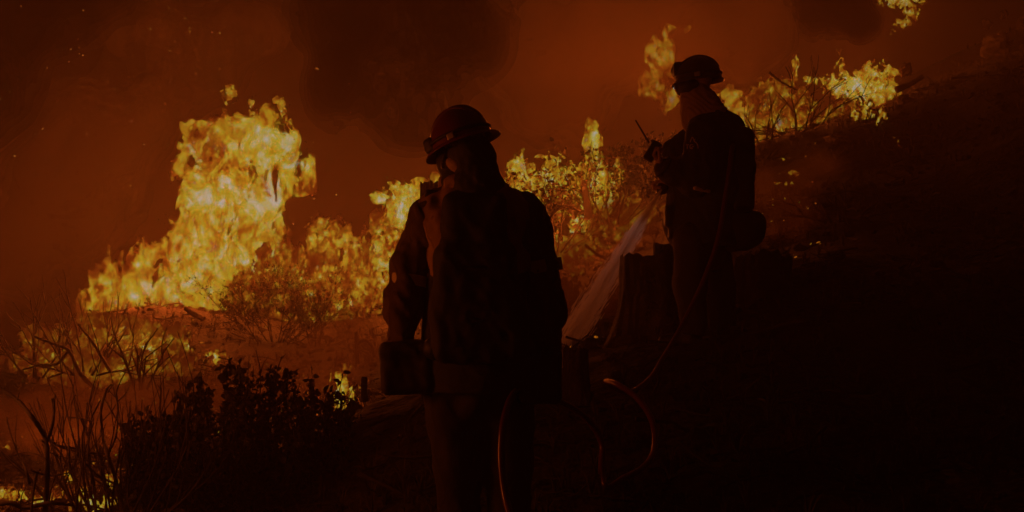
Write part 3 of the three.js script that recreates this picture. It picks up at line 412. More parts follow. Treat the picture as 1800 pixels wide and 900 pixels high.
// ================================================================ the far firefighter, in profile, radio in one hand and hose nozzle in the other
{
  const D = 7.6, P = (x, y, dz = 0) => W(x, y, D - dz), base = P(1225, 604), man = thing('person', base, 'firefighter in dark helmet and pale neck shroud, in profile, raising a radio', 'person', null);
  const fw = V(-0.93, -0.06, -0.36), up = V(-0.1, 1, 0), hc = P(1222, 146, -0.02), wr = P(1163, 291, 0.26), wl = P(1180, 322, -0.05);
  const rad = P(1148, 268, 0.27);
  const body = sdf([
    C(P(1254, 240), P(1248, 320), 0.13, 0.13), C(P(1248, 320), P(1240, 420), 0.13, 0.14), C(P(1236, 225, 0.14), P(1262, 222, -0.14), 0.06, 0.06), C(P(1240, 215), P(1228, 175), 0.06, 0.055),
    C(P(1238, 232, 0.17), P(1228, 318, 0.2), 0.055, 0.045), C(P(1228, 318, 0.2), wr, 0.045, 0.03), C(P(1236, 235, -0.17), P(1186, 272, -0.15), 0.055, 0.045), C(P(1186, 272, -0.15), wl, 0.045, 0.03),
    C(P(1228, 425, 0.09), P(1214, 515, 0.1), 0.085, 0.06), C(P(1214, 515, 0.1), P(1219, 592, 0.1), 0.06, 0.04), C(P(1246, 425, -0.1), P(1262, 515, -0.1), 0.085, 0.06), C(P(1262, 515, -0.1), P(1270, 590, -0.1), 0.06, 0.04),
    C(P(1219, 594, 0.1), P(1190, 601, 0.04), 0.035, 0.03), C(P(1270, 592, -0.1), P(1245, 600, -0.16), 0.035, 0.03),
  ], 0.014, 0.03);
  const hR = handPrims(wr, P(1145, 262, 0.275).sub(wr), V(-0.3, -0.2, 0.9), 0.95, 0.98, 1), hL = handPrims(wl, P(1166, 330, -0.05).sub(wl), V(0.2, 0.5, 0.8), 0.8, 0.98, 1);
  mesh('body', mergeGeometries([body, headGeo(hc, fw, up), sdf(hR, 0.0035, 0.006), sdf(hL, 0.0035, 0.006)]), M.skin, man);
  mesh('jacket', uvBox(sdf([
    C(P(1258, 245), P(1258, 330), 0.185, 0.18, 1.15), C(P(1256, 330), P(1238, 420), 0.18, 0.2, 1.1), C(P(1282, 230), P(1292, 340), 0.1, 0.085), C(P(1236, 228, 0.13), P(1262, 226, -0.13), 0.1, 0.1), C(P(1250, 205), P(1256, 232), 0.085, 0.14), C(P(1205, 300), P(1203, 395), 0.1, 0.13), C(P(1280, 395), P(1284, 425), 0.1, 0.09),
  ], 0.012, 0.06, folds(0.02, 7, 8.4), (x, y) => P(1200, 434).y - y)), M.navy, man);
  const fs = folds(0.026, 10, 5.1);
  mesh('sleeve', uvBox(sdf([C(P(1238, 238, 0.17), P(1228, 300, 0.22), 0.125, 0.11), C(P(1228, 300, 0.22), P(1222, 318, 0.22), 0.11, 0.1), C(P(1222, 318, 0.22), P(1182, 304, 0.25), 0.095, 0.07), C(P(1182, 304, 0.25), P(1166, 294, 0.26), 0.07, 0.062)], 0.01, 0.035, fs)), M.navy, man);
  mesh('sleeve', uvBox(sdf([C(P(1236, 238, -0.17), P(1190, 268, -0.15), 0.11, 0.095), C(P(1190, 268, -0.15), P(1184, 310, -0.08), 0.085, 0.062), E(P(1183, 266, -0.14), [0.045, 0.03, 0.05])], 0.01, 0.03, fs)), M.navy, man);
  mesh('cuff', new THREE.TorusGeometry(0.06, 0.014, 10, 24).applyQuaternion(new THREE.Quaternion().setFromUnitVectors(V(0, 0, 1), V(-0.8, 0.5, 0.2).normalize())).translate(...P(1165, 293, 0.26).toArray()), M.navy, man);
  mesh('reflective_tape', sdf([C(P(1222, 330, 0.3), P(1246, 336, 0.26), 0.016, 0.012)], 0.005, 0.01), M.tape, man);
  mesh('trousers', uvBox(sdf([
    C(P(1218, 420, 0.09), P(1213, 500, 0.1), 0.125, 0.105), C(P(1213, 500, 0.1), P(1220, 575, 0.1), 0.1, 0.085), C(P(1250, 420, -0.1), P(1264, 510, -0.1), 0.125, 0.105), C(P(1264, 510, -0.1), P(1270, 575, -0.1), 0.1, 0.085), C(P(1236, 415), P(1236, 432), 0.17, 0.16),
  ], 0.012, 0.035, folds(0.02, 7, 6.6))), M.trousers, man);
  for (const [a, b] of [[P(1220, 560, 0.1), P(1216, 598, 0.1)], [P(1270, 560, -0.1), P(1268, 598, -0.1)]]) mesh('boot', sdf([C(a, b, 0.07, 0.055), C(b, b.clone().add(V(-0.16, -0.012, -0.06)), 0.055, 0.045)], 0.01, 0.03), M.black, man);
  // shroud hanging from the helmet over neck and chest, wide at the front
  mesh('neck_shroud', uvBox(sdf([
    C(P(1222, 166, 0), P(1230, 195, 0.02), 0.088, 0.1), C(P(1212, 172, -0.02), P(1211, 212, -0.02), 0.05, 0.036), C(P(1211, 200, -0.02), P(1209, 228, -0.04), 0.034, 0.02), C(P(1240, 178, 0.02), P(1258, 205, 0.03), 0.075, 0.09),
  ], 0.008, 0.05, (x, y, z) => 0.004 * Math.sin((y * 1.1 + x * 0.9 + 0.3 * noise(x * 6, y * 6, z * 6)) * 60) + 0.012 * noise(x * 13, y * 5, z * 13))), M.shroud, man);
  mesh('face_mask', sdf([E(P(1210, 152, 0.01), [0.075, 0.06, 0.085]), E(P(1195, 155, -0.03), [0.03, 0.045, 0.04])], 0.007, 0.03), M.black, man);
  const hel = helmetOn(man, P(1228, 140, 0), fw, up, M.darkShell, { s: 0.99, high: 0.15, front: 0.03, back: 0.018, gy: -0.035, gz: 0.115 });
  const lampAt = P(1189, 155, -0.04), lampTo = W(1060, 500, 8.4);
  mesh('lamp_lens', new THREE.SphereGeometry(0.02, 16, 10).scale(1, 0.6, 1).translate(lampAt.x, lampAt.y, lampAt.z), new THREE.MeshBasicMaterial({ color: rgb(0.32, 0.28, 0.26) }), man);
  const spot = new THREE.SpotLight(rgb(1, 0.82, 0.7), 0.38, 0, 0.3, 0.6); spot.name = 'head_lamp_light'; spot.position.copy(lampAt).add(V(-0.03, -0.015, 0)); spot.target.position.copy(lampTo); spot.castShadow = true; spot.shadow.radius = 1; scene.add(spot); scene.add(spot.target);
  mesh('head_lamp', sdf([B(P(1196, 123, -0.04), [0.03, 0.028, 0.03], 0.018), C(P(1190, 124, -0.05), P(1186, 125, -0.055), 0.03, 0.026)], 0.006, 0.02), M.black, man);
  mesh('back_pack', uvBox(sdf([B(P(1297, 272, 0.02), [0.03, 0.1, 0.1], 0.06), B(P(1299, 330, 0.02), [0.035, 0.12, 0.12], 0.04), C(P(1262, 198, 0.12), P(1236, 250, 0.24), 0.025, 0.025), C(P(1313, 312, 0.05), P(1322, 316, 0.05), 0.012, 0.01)], 0.012, 0.05, folds(0.012, 9, 2))), M.black, man);
  mesh('waist_pack', uvBox(sdf([C(P(1286, 395, 0.03), P(1312, 404, 0.03), 0.12, 0.12), C(P(1320, 394, 0.03), P(1330, 388, 0.03), 0.075, 0.055), C(P(1270, 420, 0.03), P(1300, 418, 0.03), 0.09, 0.085)], 0.011, 0.05, folds(0.01, 9, 4))), M.black, man);
  mesh('belt_pouch', uvBox(sdf([B(P(1181, 380, 0.03), [0.03, 0.05, 0.04], 0.02), B(P(1186, 408, 0.03), [0.03, 0.03, 0.04], 0.015)], 0.008, 0.02)), M.black, man);
  mesh('radio_strap', limb(curve([P(1313, 338, 0.05), P(1320, 341, 0.05), P(1325, 344, 0.05)], 6), 0.006, 0.004, 5), M.black, man);
  // the print on the sleeve: two letters and an outline mark
  const font = await new FontLoader().loadAsync('fonts/droid/droid_sans_bold.typeface.json');
  const place = (g, x, y) => { g.rotateY(-0.12); g.translate(...P(x, y, 0.345).toArray()); return g; };
  mesh('sleeve_print', mergeGeometries([place(new TextGeometry('TC', { font, size: 0.028, depth: 0.004, curveSegments: 3 }), 1205, 262)]), M.print, man);
  for (const l of [[[1213, 250], [1217, 241], [1219, 244], [1220, 248], [1222, 244]], [[1220, 248], [1225, 252], [1227, 257], [1227, 261]], [[1215, 262], [1216, 259], [1220, 257]]]) mesh('sleeve_mark', limb(curve(l.map(([x, y]) => P(x, y, 0.348 - Math.abs(x - 1222) * 0.0006)), 12), 0.0035, 0.0025, 5), M.print, man);

  // held things
  const radio = thing('handheld_radio', rad, 'small dark handheld radio with a long thin aerial, raised in the far firefighter\'s hand', 'radio', null);
  const rq = frame(0, 0, -0.55);
  mesh('radio_body', sdf([B(P(1147, 266, 0.275), [0.026, 0.06, 0.015], 0.006, rq)], 0.004, 0.008), M.black, radio);
  mesh('aerial', limb([P(1141, 251, 0.275), P(1129, 231, 0.28), P(1117, 211, 0.285)], 0.0075, 0.0055, 6), M.black, radio);
  mesh('knob', limb([P(1147, 250, 0.275), P(1145, 246, 0.275)], 0.008, 0.008, 8), M.black, radio);
  const noz = thing('hose_nozzle', P(1168, 330, -0.05), 'dark hose nozzle in the far firefighter\'s lower hand, spraying water down to the left', 'nozzle', null);
  mesh('tip', sdf([E(P(1166, 330, -0.05), [0.042, 0.038, 0.04]), C(P(1166, 331, -0.05), P(1160, 337, -0.05), 0.03, 0.022)], 0.006, 0.02), M.black, noz);
  mesh('barrel', limb([P(1168, 328, -0.05), P(1180, 318, -0.05), P(1200, 312, -0.02)], 0.026, 0.026, 10), M.black, noz);
  mesh('bail_handle', limb(curve([P(1174, 320, 0), P(1178, 312, 0), P(1180, 312, -0.1), P(1176, 320, -0.1)], 12), 0.007, 0.007, 6), M.black, noz);
  // one hose: from the nozzle behind him, over his back, down the slope, round in a loop, and past the near firefighter
  const hose = thing('fire_hose', P(1200, 570, 0.3), 'dull red hose running from the far firefighter downhill into a loop', 'hose', null);
  const on = (x, y, d) => { const p = W(x, y, d); p.y = Math.max(p.y, H(p.x, p.z) + 0.06); return p; };
  mesh('hose_line', limb(curve([P(1200, 312, -0.02), P(1240, 300, -0.25), P(1284, 250, -0.02), P(1285, 275, 0.3), P(1276, 340, 0.34), P(1262, 420, 0.36), P(1240, 485, 0.38), on(1205, 560, 7.1), on(1165, 630, 6.75), on(1140, 668, 6.5), on(1100, 690, 6.3), on(1065, 672, 6.2), on(1085, 676, 6.0), on(1120, 700, 5.85), on(1146, 740, 5.7), on(1150, 790, 5.55), on(1130, 842, 5.4), on(1095, 870, 5.3), on(1067, 862, 5.25), on(1057, 825, 5.3), on(1058, 780, 5.35), on(1030, 735, 5.3), on(950, 690, 5.15), on(905, 690, 4.7), on(886, 740, 4.5), on(881, 800, 4.45), on(888, 870, 4.4), on(905, 930, 4.3), on(940, 1000, 4.2)], 260), 0.0145, 0.0145, 10), M.hose, hose);
}
// ---------------------------------------------------------------- woody growth: stems that fork, and leaves on them
function grow(q, p, dir, len, r, depth, o, out, leafAt) {
  const n = 5, pts = [p.clone()], d = dir.clone(); let c = p.clone();
  for (let i = 0; i < n; i++) { d.add(V((q() - 0.5) * o.bend, (q() - 0.5) * o.bend + (o.lift ?? 0.06), (q() - 0.5) * o.bend)).normalize(); c = c.clone().addScaledVector(d, len / n); pts.push(c); }
  out.push(limb(pts, r, r * 0.55, r > 0.012 ? 7 : 4, 0.25));
  if (leafAt) for (let i = depth > 0 ? 3 : 1; i < pts.length; i++) leafAt(pts[i], d);
  if (depth > 0) for (let i = 0; i < o.fork; i++) {
    const at = pts[2 + Math.floor(q() * (n - 1))], e = d.clone().add(V((q() - 0.5) * o.spread, (q() - 0.35) * o.spread * 0.7, (q() - 0.5) * o.spread)).normalize();
    grow(q, at, e, len * (0.55 + 0.3 * q()), r * 0.6, depth - 1, o, out, leafAt);
  }
}
const leafGeo = (() => { const g = new THREE.BufferGeometry(); g.setAttribute('position', new THREE.Float32BufferAttribute([0, 0, 0, 0.34, 0.3, 0.08, 0, 0.5, -0.05, -0.34, 0.3, 0.08, 0.26, 0.7, 0.03, 0, 1, -0.12, -0.26, 0.7, 0.03], 3)); g.setIndex([0, 1, 2, 0, 2, 3, 1, 4, 2, 3, 2, 6, 2, 4, 5, 2, 5, 6]); g.computeVertexNormals(); return g; })();
function leaves(parent, spots, size, q, m = M.leaf, name = 'foliage') {
  const im = new THREE.InstancedMesh(leafGeo, m, spots.length), o = new THREE.Object3D(); im.name = name; im.castShadow = im.receiveShadow = true; im.userData.kind = 'stuff';
  spots.forEach((p, i) => { o.position.copy(p).sub(parent.position); o.rotation.set(q() * 6.3, q() * 6.3, q() * 6.3); o.scale.setScalar(size * (0.6 + 0.8 * q())); o.updateMatrix(); im.setMatrixAt(i, o.matrix); });
  parent.add(im);
}
function bush(name, label, category, group, base, stems, o, seed, leafSize = 0, per = 0, mat = M.twig, leafMat = M.leaf) {
  const q = rng(seed), root = thing(name, base, label, category, group), spots = [];
  for (const [dx, dy, dz, len, r] of stems) {
    const out = [];
    grow(q, base.clone().add(V(dx * 0.15, -0.03, dz * 0.15)), V(dx, dy, dz).normalize(), len, r, o.depth, o, out, per ? (p) => { for (let i = 0; i < per; i++) spots.push(p.clone().add(V((q() - 0.5) * o.puff, (q() - 0.5) * o.puff, (q() - 0.5) * o.puff))); } : null);
    mesh('branch', mergeGeometries(out), mat, root);
  }
  if (spots.length) leaves(root, spots, leafSize, q, leafMat);
  return root;
}
const fan = (q, n, w, len, r, dz = 0.5) => [...Array(n)].map((_, i) => { const a = (n > 1 ? i / (n - 1) * 2 - 1 : 0) * w + (q() - 0.5) * 0.3; return [Math.sin(a), Math.cos(a), (q() - 0.5) * dz, len * (0.7 + 0.5 * q()), r]; });

// bare twigs at the lower left: stems followed from the picture, with side shoots
{
  const d = 4.6, q = rng(5), P = (x, y, z = 0) => W(x, y, d + z);
  const root = thing('bare_shrub', P(70, 905, 0), 'bare leafless shrub of thin arching twigs at the lower left edge', 'shrub', null);
  const stems = [
    [[[78, 930], [82, 860], [83, 800], [78, 768], [58, 735], [30, 703], [0, 682], [-40, 655]], 0.013, 0.008], [[[84, 775], [92, 748], [95, 718], [92, 700]], 0.008, 0.006], [[[95, 718], [97, 692]], 0.005, 0.003],
    [[[52, 850], [47, 830], [40, 812]], 0.006, 0.005], [[[55, 900], [60, 855], [66, 830], [70, 826]], 0.006, 0.005], [[[54, 826], [75, 834], [100, 835], [118, 832]], 0.005, 0.003], [[[80, 806], [60, 797], [40, 796], [24, 801]], 0.003, 0.002],
    [[[75, 776], [70, 773]], 0.005, 0.004], [[[30, 703], [34, 690]], 0.004, 0.002], [[[8, 684], [9, 674]], 0.003, 0.002], [[[50, 727], [54, 719]], 0.003, 0.002], [[[-20, 890], [20, 884], [40, 892], [90, 884], [130, 888]], 0.012, 0.008], [[[36, 900], [38, 872], [47, 853]], 0.003, 0.002], [[[85, 890], [90, 860], [97, 838], [100, 826]], 0.004, 0.002],
  ];
  for (const [l, a, b] of stems) mesh('branch', limb(curve(l.map(([x, y]) => P(x, y, (q() - 0.5) * 0.08)), l.length * 5), a * 0.85, b * 0.85, 7, 0.25), M.twig, root);
}
{
  const d = 5.2, q = rng(9), P = (x, y, z = 0) => W(x, y, d + z);
  const root = thing('twiggy_shrub', P(190, 925, 0), 'tangle of bare upright twigs between the arching shrub and the leafy shrubs', 'shrub', null);
  const stems = [
    [[[220, 930], [205, 850], [190, 800], [180, 760], [178, 720], [186, 690], [195, 676]], 0.015, 0.006], [[[190, 800], [205, 760], [207, 708], [205, 690], [212, 670], [220, 655]], 0.007, 0.004], [[[207, 706], [222, 690], [229, 673]], 0.005, 0.003], [[[190, 690], [199, 675], [199, 678]], 0.004, 0.003], [[[205, 700], [187, 682]], 0.004, 0.003],
    [[[170, 930], [165, 850], [155, 800], [160, 740], [172, 712], [177, 703]], 0.012, 0.004], [[[130, 930], [138, 860], [150, 790], [165, 742]], 0.009, 0.004], [[[163, 740], [135, 735], [118, 734]], 0.006, 0.003], [[[135, 722], [142, 737], [150, 758]], 0.005, 0.004], [[[124, 740], [126, 710], [133, 694]], 0.005, 0.003], [[[165, 740], [160, 718], [157, 702]], 0.004, 0.003], [[[150, 760], [152, 730], [153, 708]], 0.004, 0.003],
    [[[92, 776], [110, 787], [150, 795], [185, 798]], 0.009, 0.005], [[[100, 783], [140, 790], [190, 808]], 0.008, 0.005], [[[88, 795], [120, 806], [180, 812]], 0.006, 0.004], [[[105, 850], [118, 800], [116, 760]], 0.004, 0.003], [[[160, 900], [130, 845], [122, 790], [120, 770]], 0.009, 0.005], [[[185, 900], [186, 850], [180, 820], [182, 780]], 0.008, 0.004], [[[180, 740], [197, 722], [204, 710]], 0.004, 0.003], [[[150, 815], [185, 850], [215, 900]], 0.007, 0.006], [[[112, 900], [115, 850], [128, 820]], 0.006, 0.004],
    [[[205, 820], [218, 780], [225, 740]], 0.004, 0.003], [[[235, 920], [222, 860], [226, 800], [232, 770]], 0.005, 0.003], [[[100, 850], [140, 812], [175, 770], [186, 745]], 0.005, 0.003], [[[135, 800], [138, 768], [137, 735], [134, 715]], 0.004, 0.0025], [[[170, 790], [168, 755], [175, 725]], 0.004, 0.0025],
  ];
  for (const [l, a, b] of stems) mesh('branch', limb(curve(l.map(([x, y]) => P(x, y, (q() - 0.5) * 0.5)), l.length * 4), a * 0.6, b * 0.6, 6, 0.3), M.twig, root);
}
bush('twiggy_shrub', 'sparse bare shoots rising at the left foot of the leafy shrubs', 'shrub', null, W(200, 930, 5.3), fan(rng(61), 22, 0.9, 0.4, 0.006, 0.6), { depth: 2, fork: 2, bend: 0.25, spread: 1.0, lift: 0.08 }, 62);
// dark leafy shrubs in front: upright leafy shoots of different heights
function shootShrub(label, d, cols, seed) {
  const q = rng(seed), s = PXM(d), mid = cols[Math.floor(cols.length / 2)], b0 = W(mid[0], 880, d), root = thing('leafy_shrub', b0, label, 'shrub', null), spots = [];
  for (const [px, top, half, low = 880] of cols) {
    const dz = (q() - 0.5) * 0.5, p0 = W(px + (q() - 0.5) * 16, low, d + dz), p1 = W(px, top + 8, d + dz), n = 14, pts = [];
    for (let i = 0; i <= n; i++) { const t = i / n, p = p0.clone().lerp(p1, t); p.x += (fbm(t * 3, px, 1, 2)) * 0.12 * (1 - t * 0.6); pts.push(p); }
    mesh('branch', limb(pts, 0.009, 0.003, 5, 0.2), M.twig, root);
    for (let i = 1; i <= n; i++) {
      const t = i / n, w = half / s * (0.55 + 0.9 * Math.max(0, noise(t * 5, px * 0.7, 4) + 0.35)) * (t > 0.82 ? (1.05 - t) * 3.2 : 1), dens = t > 0.8 ? 13 : 26 - 12 * t;
      for (let k = 0; k < dens; k++) { const a = q() * 6.283, r = Math.sqrt(q()) * w; spots.push(pts[i].clone().add(V(Math.cos(a) * r, (q() - 0.5) * 0.09, Math.sin(a) * r))); }
    }
    const tw = []; for (let k = 0; k < 7; k++) { const i = 4 + Math.floor(q() * (n - 4)), e = pts[i].clone().add(V((q() - 0.5) * 0.16, 0.05 + q() * 0.13, (q() - 0.5) * 0.16)), m = pts[i].clone().lerp(e, 0.5).add(V(0.01, -0.01, 0)); tw.push(limb([pts[i], m, e], 0.0028, 0.0014, 4)); for (let j = 0; j < 5; j++) spots.push(m.clone().lerp(e, q()).add(V((q() - 0.5) * 0.02, (q() - 0.5) * 0.02, 0))); }
    mesh('twigs', mergeGeometries(tw), M.twig, root);
    for (let k = 0; k < 10; k++) spots.push(pts[n].clone().add(V((q() - 0.5) * 0.03, q() * 0.03, (q() - 0.5) * 0.03)));
  }
  leaves(root, spots, 0.034, q);
}
shootShrub('low leafy shrub nearest the bare twigs, leftmost of the leafy shrubs', 5.6, [[236, 745, 12], [250, 762, 18], [272, 742, 18], [292, 738, 14], [262, 840, 30], [300, 800, 14]], 21);
shootShrub('tallest dark leafy shrub, in the middle of the leafy row', 5.9, [[316, 700, 13], [338, 690, 17], [352, 668, 14], [368, 690, 22], [396, 648, 10], [420, 648, 11], [408, 690, 26], [438, 676, 13], [330, 805, 26], [385, 815, 36], [432, 820, 30]], 22);
shootShrub('two-topped dark leafy shrub right of the tallest shrub', 6.1, [[472, 655, 13], [484, 652, 10], [462, 700, 12], [506, 662, 17], [480, 790, 32], [515, 790, 32], [528, 695, 12], [450, 790, 28]], 23);
shootShrub('low leafy shrub beside the small swirling fire', 6.3, [[546, 680, 14], [536, 715, 20], [582, 690, 11], [572, 712, 14], [598, 694, 11], [560, 775, 30], [605, 735, 14, 800]], 24);
for (const [i, l] of [[[455, 720], [458, 655], [450, 615]], [[480, 700], [488, 650], [496, 625]], [[310, 760], [306, 715], [302, 690]]].entries()) {
  const root = thing('thin_stem', W(l[0][0], l[0][1], 6), ['thin bare stem above the gap between the leafy shrubs', 'bare twig poking up from the two-topped shrub', 'thin bare stem at the left side of the tallest shrub'][i], 'twig', null);
  mesh('stem', limb(curve(l.map(([x, y]) => W(x, y, 6)), 10), 0.004, 0.002, 5), M.twig, root);
  mesh('shoot', limb(curve([W(l[1][0], l[1][1], 6), W(l[1][0] + 5, l[1][1] - 16, 6), W(l[1][0] + 14, l[1][1] - 28, 6)], 6), 0.0025, 0.0015, 4), M.twig, root);
}
// shrubs that burn or stand before the fire
{
  const q = rng(31);
  const onG = (px, d) => G(px, d);
  const low = { depth: 3, fork: 3, bend: 0.35, spread: 1.6, puff: 0.1 };
  bush('burning_shrub', 'charred twiggy bush silhouetted against the ragged middle fire', 'shrub', null, onG(488, 15.4), fan(q, 13, 1.2, 0.42, 0.009), { ...low, fork: 4, bend: 0.5, spread: 2.0, puff: 0.05 }, 41, 0.022, 1, M.char);
  bush('burning_shrub', 'small charred bush right of the twiggy bush on the burning mound', 'shrub', null, onG(560, 15.1), fan(q, 9, 1.1, 0.3, 0.008), { ...low, bend: 0.5, spread: 2.0 }, 42, 0.05, 0, M.char);
  bush('leafy_bush', 'dense leafy bush behind the raised radio', 'shrub', null, W(1145, 385, 18.5), fan(q, 8, 1.0, 0.55, 0.014, 0.9), { ...low, puff: 0.16 }, 43, 0.075, 2, M.char);
  bush('leafy_bush', 'thin leafy bush lit through by the thin tongue of flame', 'shrub', null, W(1080, 390, 13.7), fan(q, 8, 1.0, 0.5, 0.011, 0.8), { ...low, depth: 2, puff: 0.2 }, 45, 0.055, 1, M.char);
  bush('leafy_bush', 'sparse leafy bush in front of the specks of flame', 'shrub', null, W(975, 440, 13.7), fan(q, 8, 0.8, 0.55, 0.011, 0.8), { ...low, depth: 2, puff: 0.22 }, 46, 0.055, 1, M.char);
  bush('leafy_bush', 'low dark bush on the smoky slope left of the big stump', 'shrub', null, onG(1005, 10.4), fan(q, 8, 1.1, 0.24, 0.01), { ...low, depth: 2, puff: 0.1 }, 47, 0.05, 3, M.char);
  const pole = (label, pts, d, a, b) => mesh('trunk', limb(curve(pts.map(([x, y]) => W(x, y, d)), 16), a, b, 8, 0.2), M.char, thing('charred_trunk', W(...pts[0], d), label, 'dead tree', null));
  pole('charred trunk standing inside the thin tongue of flame', [[1036, 385], [1030, 350], [1027, 325], [1028, 318]], 13.6, 0.05, 0.036);
  pole('long looping vine stem left of the burning trunk', [[966, 505], [970, 440], [966, 395], [975, 372], [1000, 362], [1018, 372]], 13.4, 0.026, 0.014);
  pole('short charred pole on the bank beside the small swirling fire', [[641, 706], [640, 675], [641, 662]], 7.2, 0.022, 0.018);
  pole('hooked dead stem on the slope above the small swirling fire', [[628, 640], [627, 600], [626, 583]], 12, 0.024, 0.018);
  pole('bowed dead branch beside the hooked stem', [[629, 604], [640, 598], [652, 606], [658, 628]], 12, 0.02, 0.014);
  const tw = (label, seed, base, n, w, len, d = 2) => bush('dead_bush', label, 'dead bush', null, base, fan(q, n, w, len, 0.014), { depth: d, fork: 3, bend: 0.3, spread: 1.3, lift: 0 }, seed, 0, 0, M.char);
  tw('bare burnt bush in the thin red flames on the ridge', 51, W(1405, 245, 15.6), 6, 0.9, 0.55, 2);
  tw('bare burnt bush just right of the far firefighter\'s shoulder', 52, W(1345, 258, 15), 5, 0.9, 0.4, 2);
  tw('low spiky dead bush on the crest by the far firefighter\'s back', 53, W(1335, 275, 13.6), 8, 1.2, 0.16, 1);
  tw('bare branches fallen over the low streaky fire at the left', 54, W(150, 655, 13.6), 8, 1.2, 0.5, 2);
  tw('thin dead sapling cluster in the fire under the mound', 55, W(245, 680, 12.8), 6, 0.35, 0.5, 1);
  tw('dead scrub on the left slope above the bare twigs', 56, W(60, 660, 14), 6, 1.2, 0.5, 2);
  tw('scraggly dead bush on the dark slope at right', 57, W(1480, 385, 10.6), 6, 1.1, 0.22, 2);
  const stick = (label, pts, d, a, b) => mesh('stick', limb(curve(pts.map(([x, y]) => W(x, y, d)), 12), a, b, 6, 0.3), M.char, thing('fallen_branch', W(...pts[0], d), label, 'branch', null));
  stick('long thin branch leaning over the ridge flames', [[1352, 127], [1372, 143], [1400, 158]], 15.5, 0.02, 0.012);
  stick('thin upright twig crossing the leaning branch on the ridge', [[1392, 165], [1389, 135], [1381, 117]], 15.5, 0.008, 0.005);
  stick('thick broken branch end sticking up from the mound crest', [[358, 562], [338, 550], [325, 541]], 15.8, 0.045, 0.03);
  stick('bare bough arching over the left slope fire', [[175, 690], [140, 655], [120, 615], [90, 603], [62, 592]], 13.2, 0.028, 0.014);
  stick('crooked bough beneath the arching bough', [[120, 618], [100, 640], [70, 642], [40, 650]], 13.2, 0.016, 0.01);
  stick('straight bough leaning across the slope fire', [[195, 655], [165, 605], [138, 570]], 13.4, 0.02, 0.012);
  stick('pale broken stick by the thin red flames right of the ridge fire', [[1575, 158], [1600, 148], [1622, 134]], 16.4, 0.05, 0.03);
  stick('long pale stick lying on the upper right slope', [[1672, 137], [1700, 136], [1730, 138]], 16.5, 0.02, 0.012);
  stick('long thin stick lying near the burning shrub between the firefighters', [[1028, 430], [1055, 450], [1072, 458]], 13, 0.02, 0.012);
}
// stumps: flared at the root, splintered round the broken top
function stump(name, label, px0, px1, top, foot, d, teeth, seed, m = M.bark) {
  const q = rng(seed), s = PXM(d), c = W((px0 + px1) / 2, foot, d), r = (px1 - px0) / 2 / s, h = (foot - top) / s, n = 48, rows = 18, pos = [], idx = [];
  const root = thing(name, c, label, 'tree stump', null);
  for (let j = 0; j <= rows; j++) for (let i = 0; i < n; i++) {
    const a = i / n * 2 * Math.PI, t = j / rows, e = teeth * (0.5 * noise(Math.cos(a) * 2.2 + seed, Math.sin(a) * 2.2, 3) + 0.5 * noise(Math.cos(a) * 6, Math.sin(a) * 6, seed) - (Math.sin(a * 3 + seed) > 0.55 ? 0.25 : 0)), k = r * (1 + 0.55 * Math.pow(1 - t, 3) * (0.75 + 0.5 * Math.cos(a * 3 + seed)) + 0.05 * Math.cos(a * 9 + t) + 0.07 * noise(Math.cos(a) * 3, t * 4, Math.sin(a) * 3 + seed));
    pos.push(c.x + Math.cos(a) * k, c.y - 0.12 + t * (h + 0.12 + e * h), c.z + Math.sin(a) * k);
  }
  for (let j = 0; j < rows; j++) for (let i = 0; i < n; i++) { const a = j * n + i, b = j * n + (i + 1) % n; idx.push(a, a + n, b, b, a + n, b + n); }
  const g = new THREE.BufferGeometry(); g.setAttribute('position', new THREE.Float32BufferAttribute(pos, 3)); g.setIndex(idx); g.computeVertexNormals(); mesh('trunk', uvBox(g), m, root);
  const cp = [c.x, c.y + h * 0.82, c.z], ci = []; for (let i = 0; i < n; i++) { cp.push(pos[(rows * n + i) * 3], pos[(rows * n + i) * 3 + 1] - 0.03, pos[(rows * n + i) * 3 + 2]); ci.push(0, 1 + (i + 1) % n, 1 + i); }
  const cg = new THREE.BufferGeometry(); cg.setAttribute('position', new THREE.Float32BufferAttribute(cp, 3)); cg.setIndex(ci); cg.computeVertexNormals(); mesh('broken_top', uvBox(cg), M.char, root);
}
stump('tree_stump', 'big charred stump with a flat splintered top, left of the far firefighter', 1092, 1205, 448, 585, 8.1, 0.14, 3.1);
stump('tree_stump', 'raised splintered block at the back of the big stump', 1150, 1192, 428, 585, 8.3, 0.05, 8.4);
stump('tree_stump', 'rounded charred stump behind the far firefighter\'s legs, under the waist pack', 1288, 1392, 446, 600, 8.4, 0.16, 5.7);
stump('tree_stump', 'small dark stump close beside the near firefighter\'s right hip', 988, 1034, 612, 670, 6.6, 0.3, 2.3);
stump('tree_stump', 'burnt stump in the flames over the near firefighter\'s left shoulder', 738, 775, 320, 470, 12.5, 0.06, 6.6);
stump('tree_stump', 'low jagged stub between the two stumps by the far firefighter', 1248, 1268, 462, 585, 8.2, 0.12, 1.2);
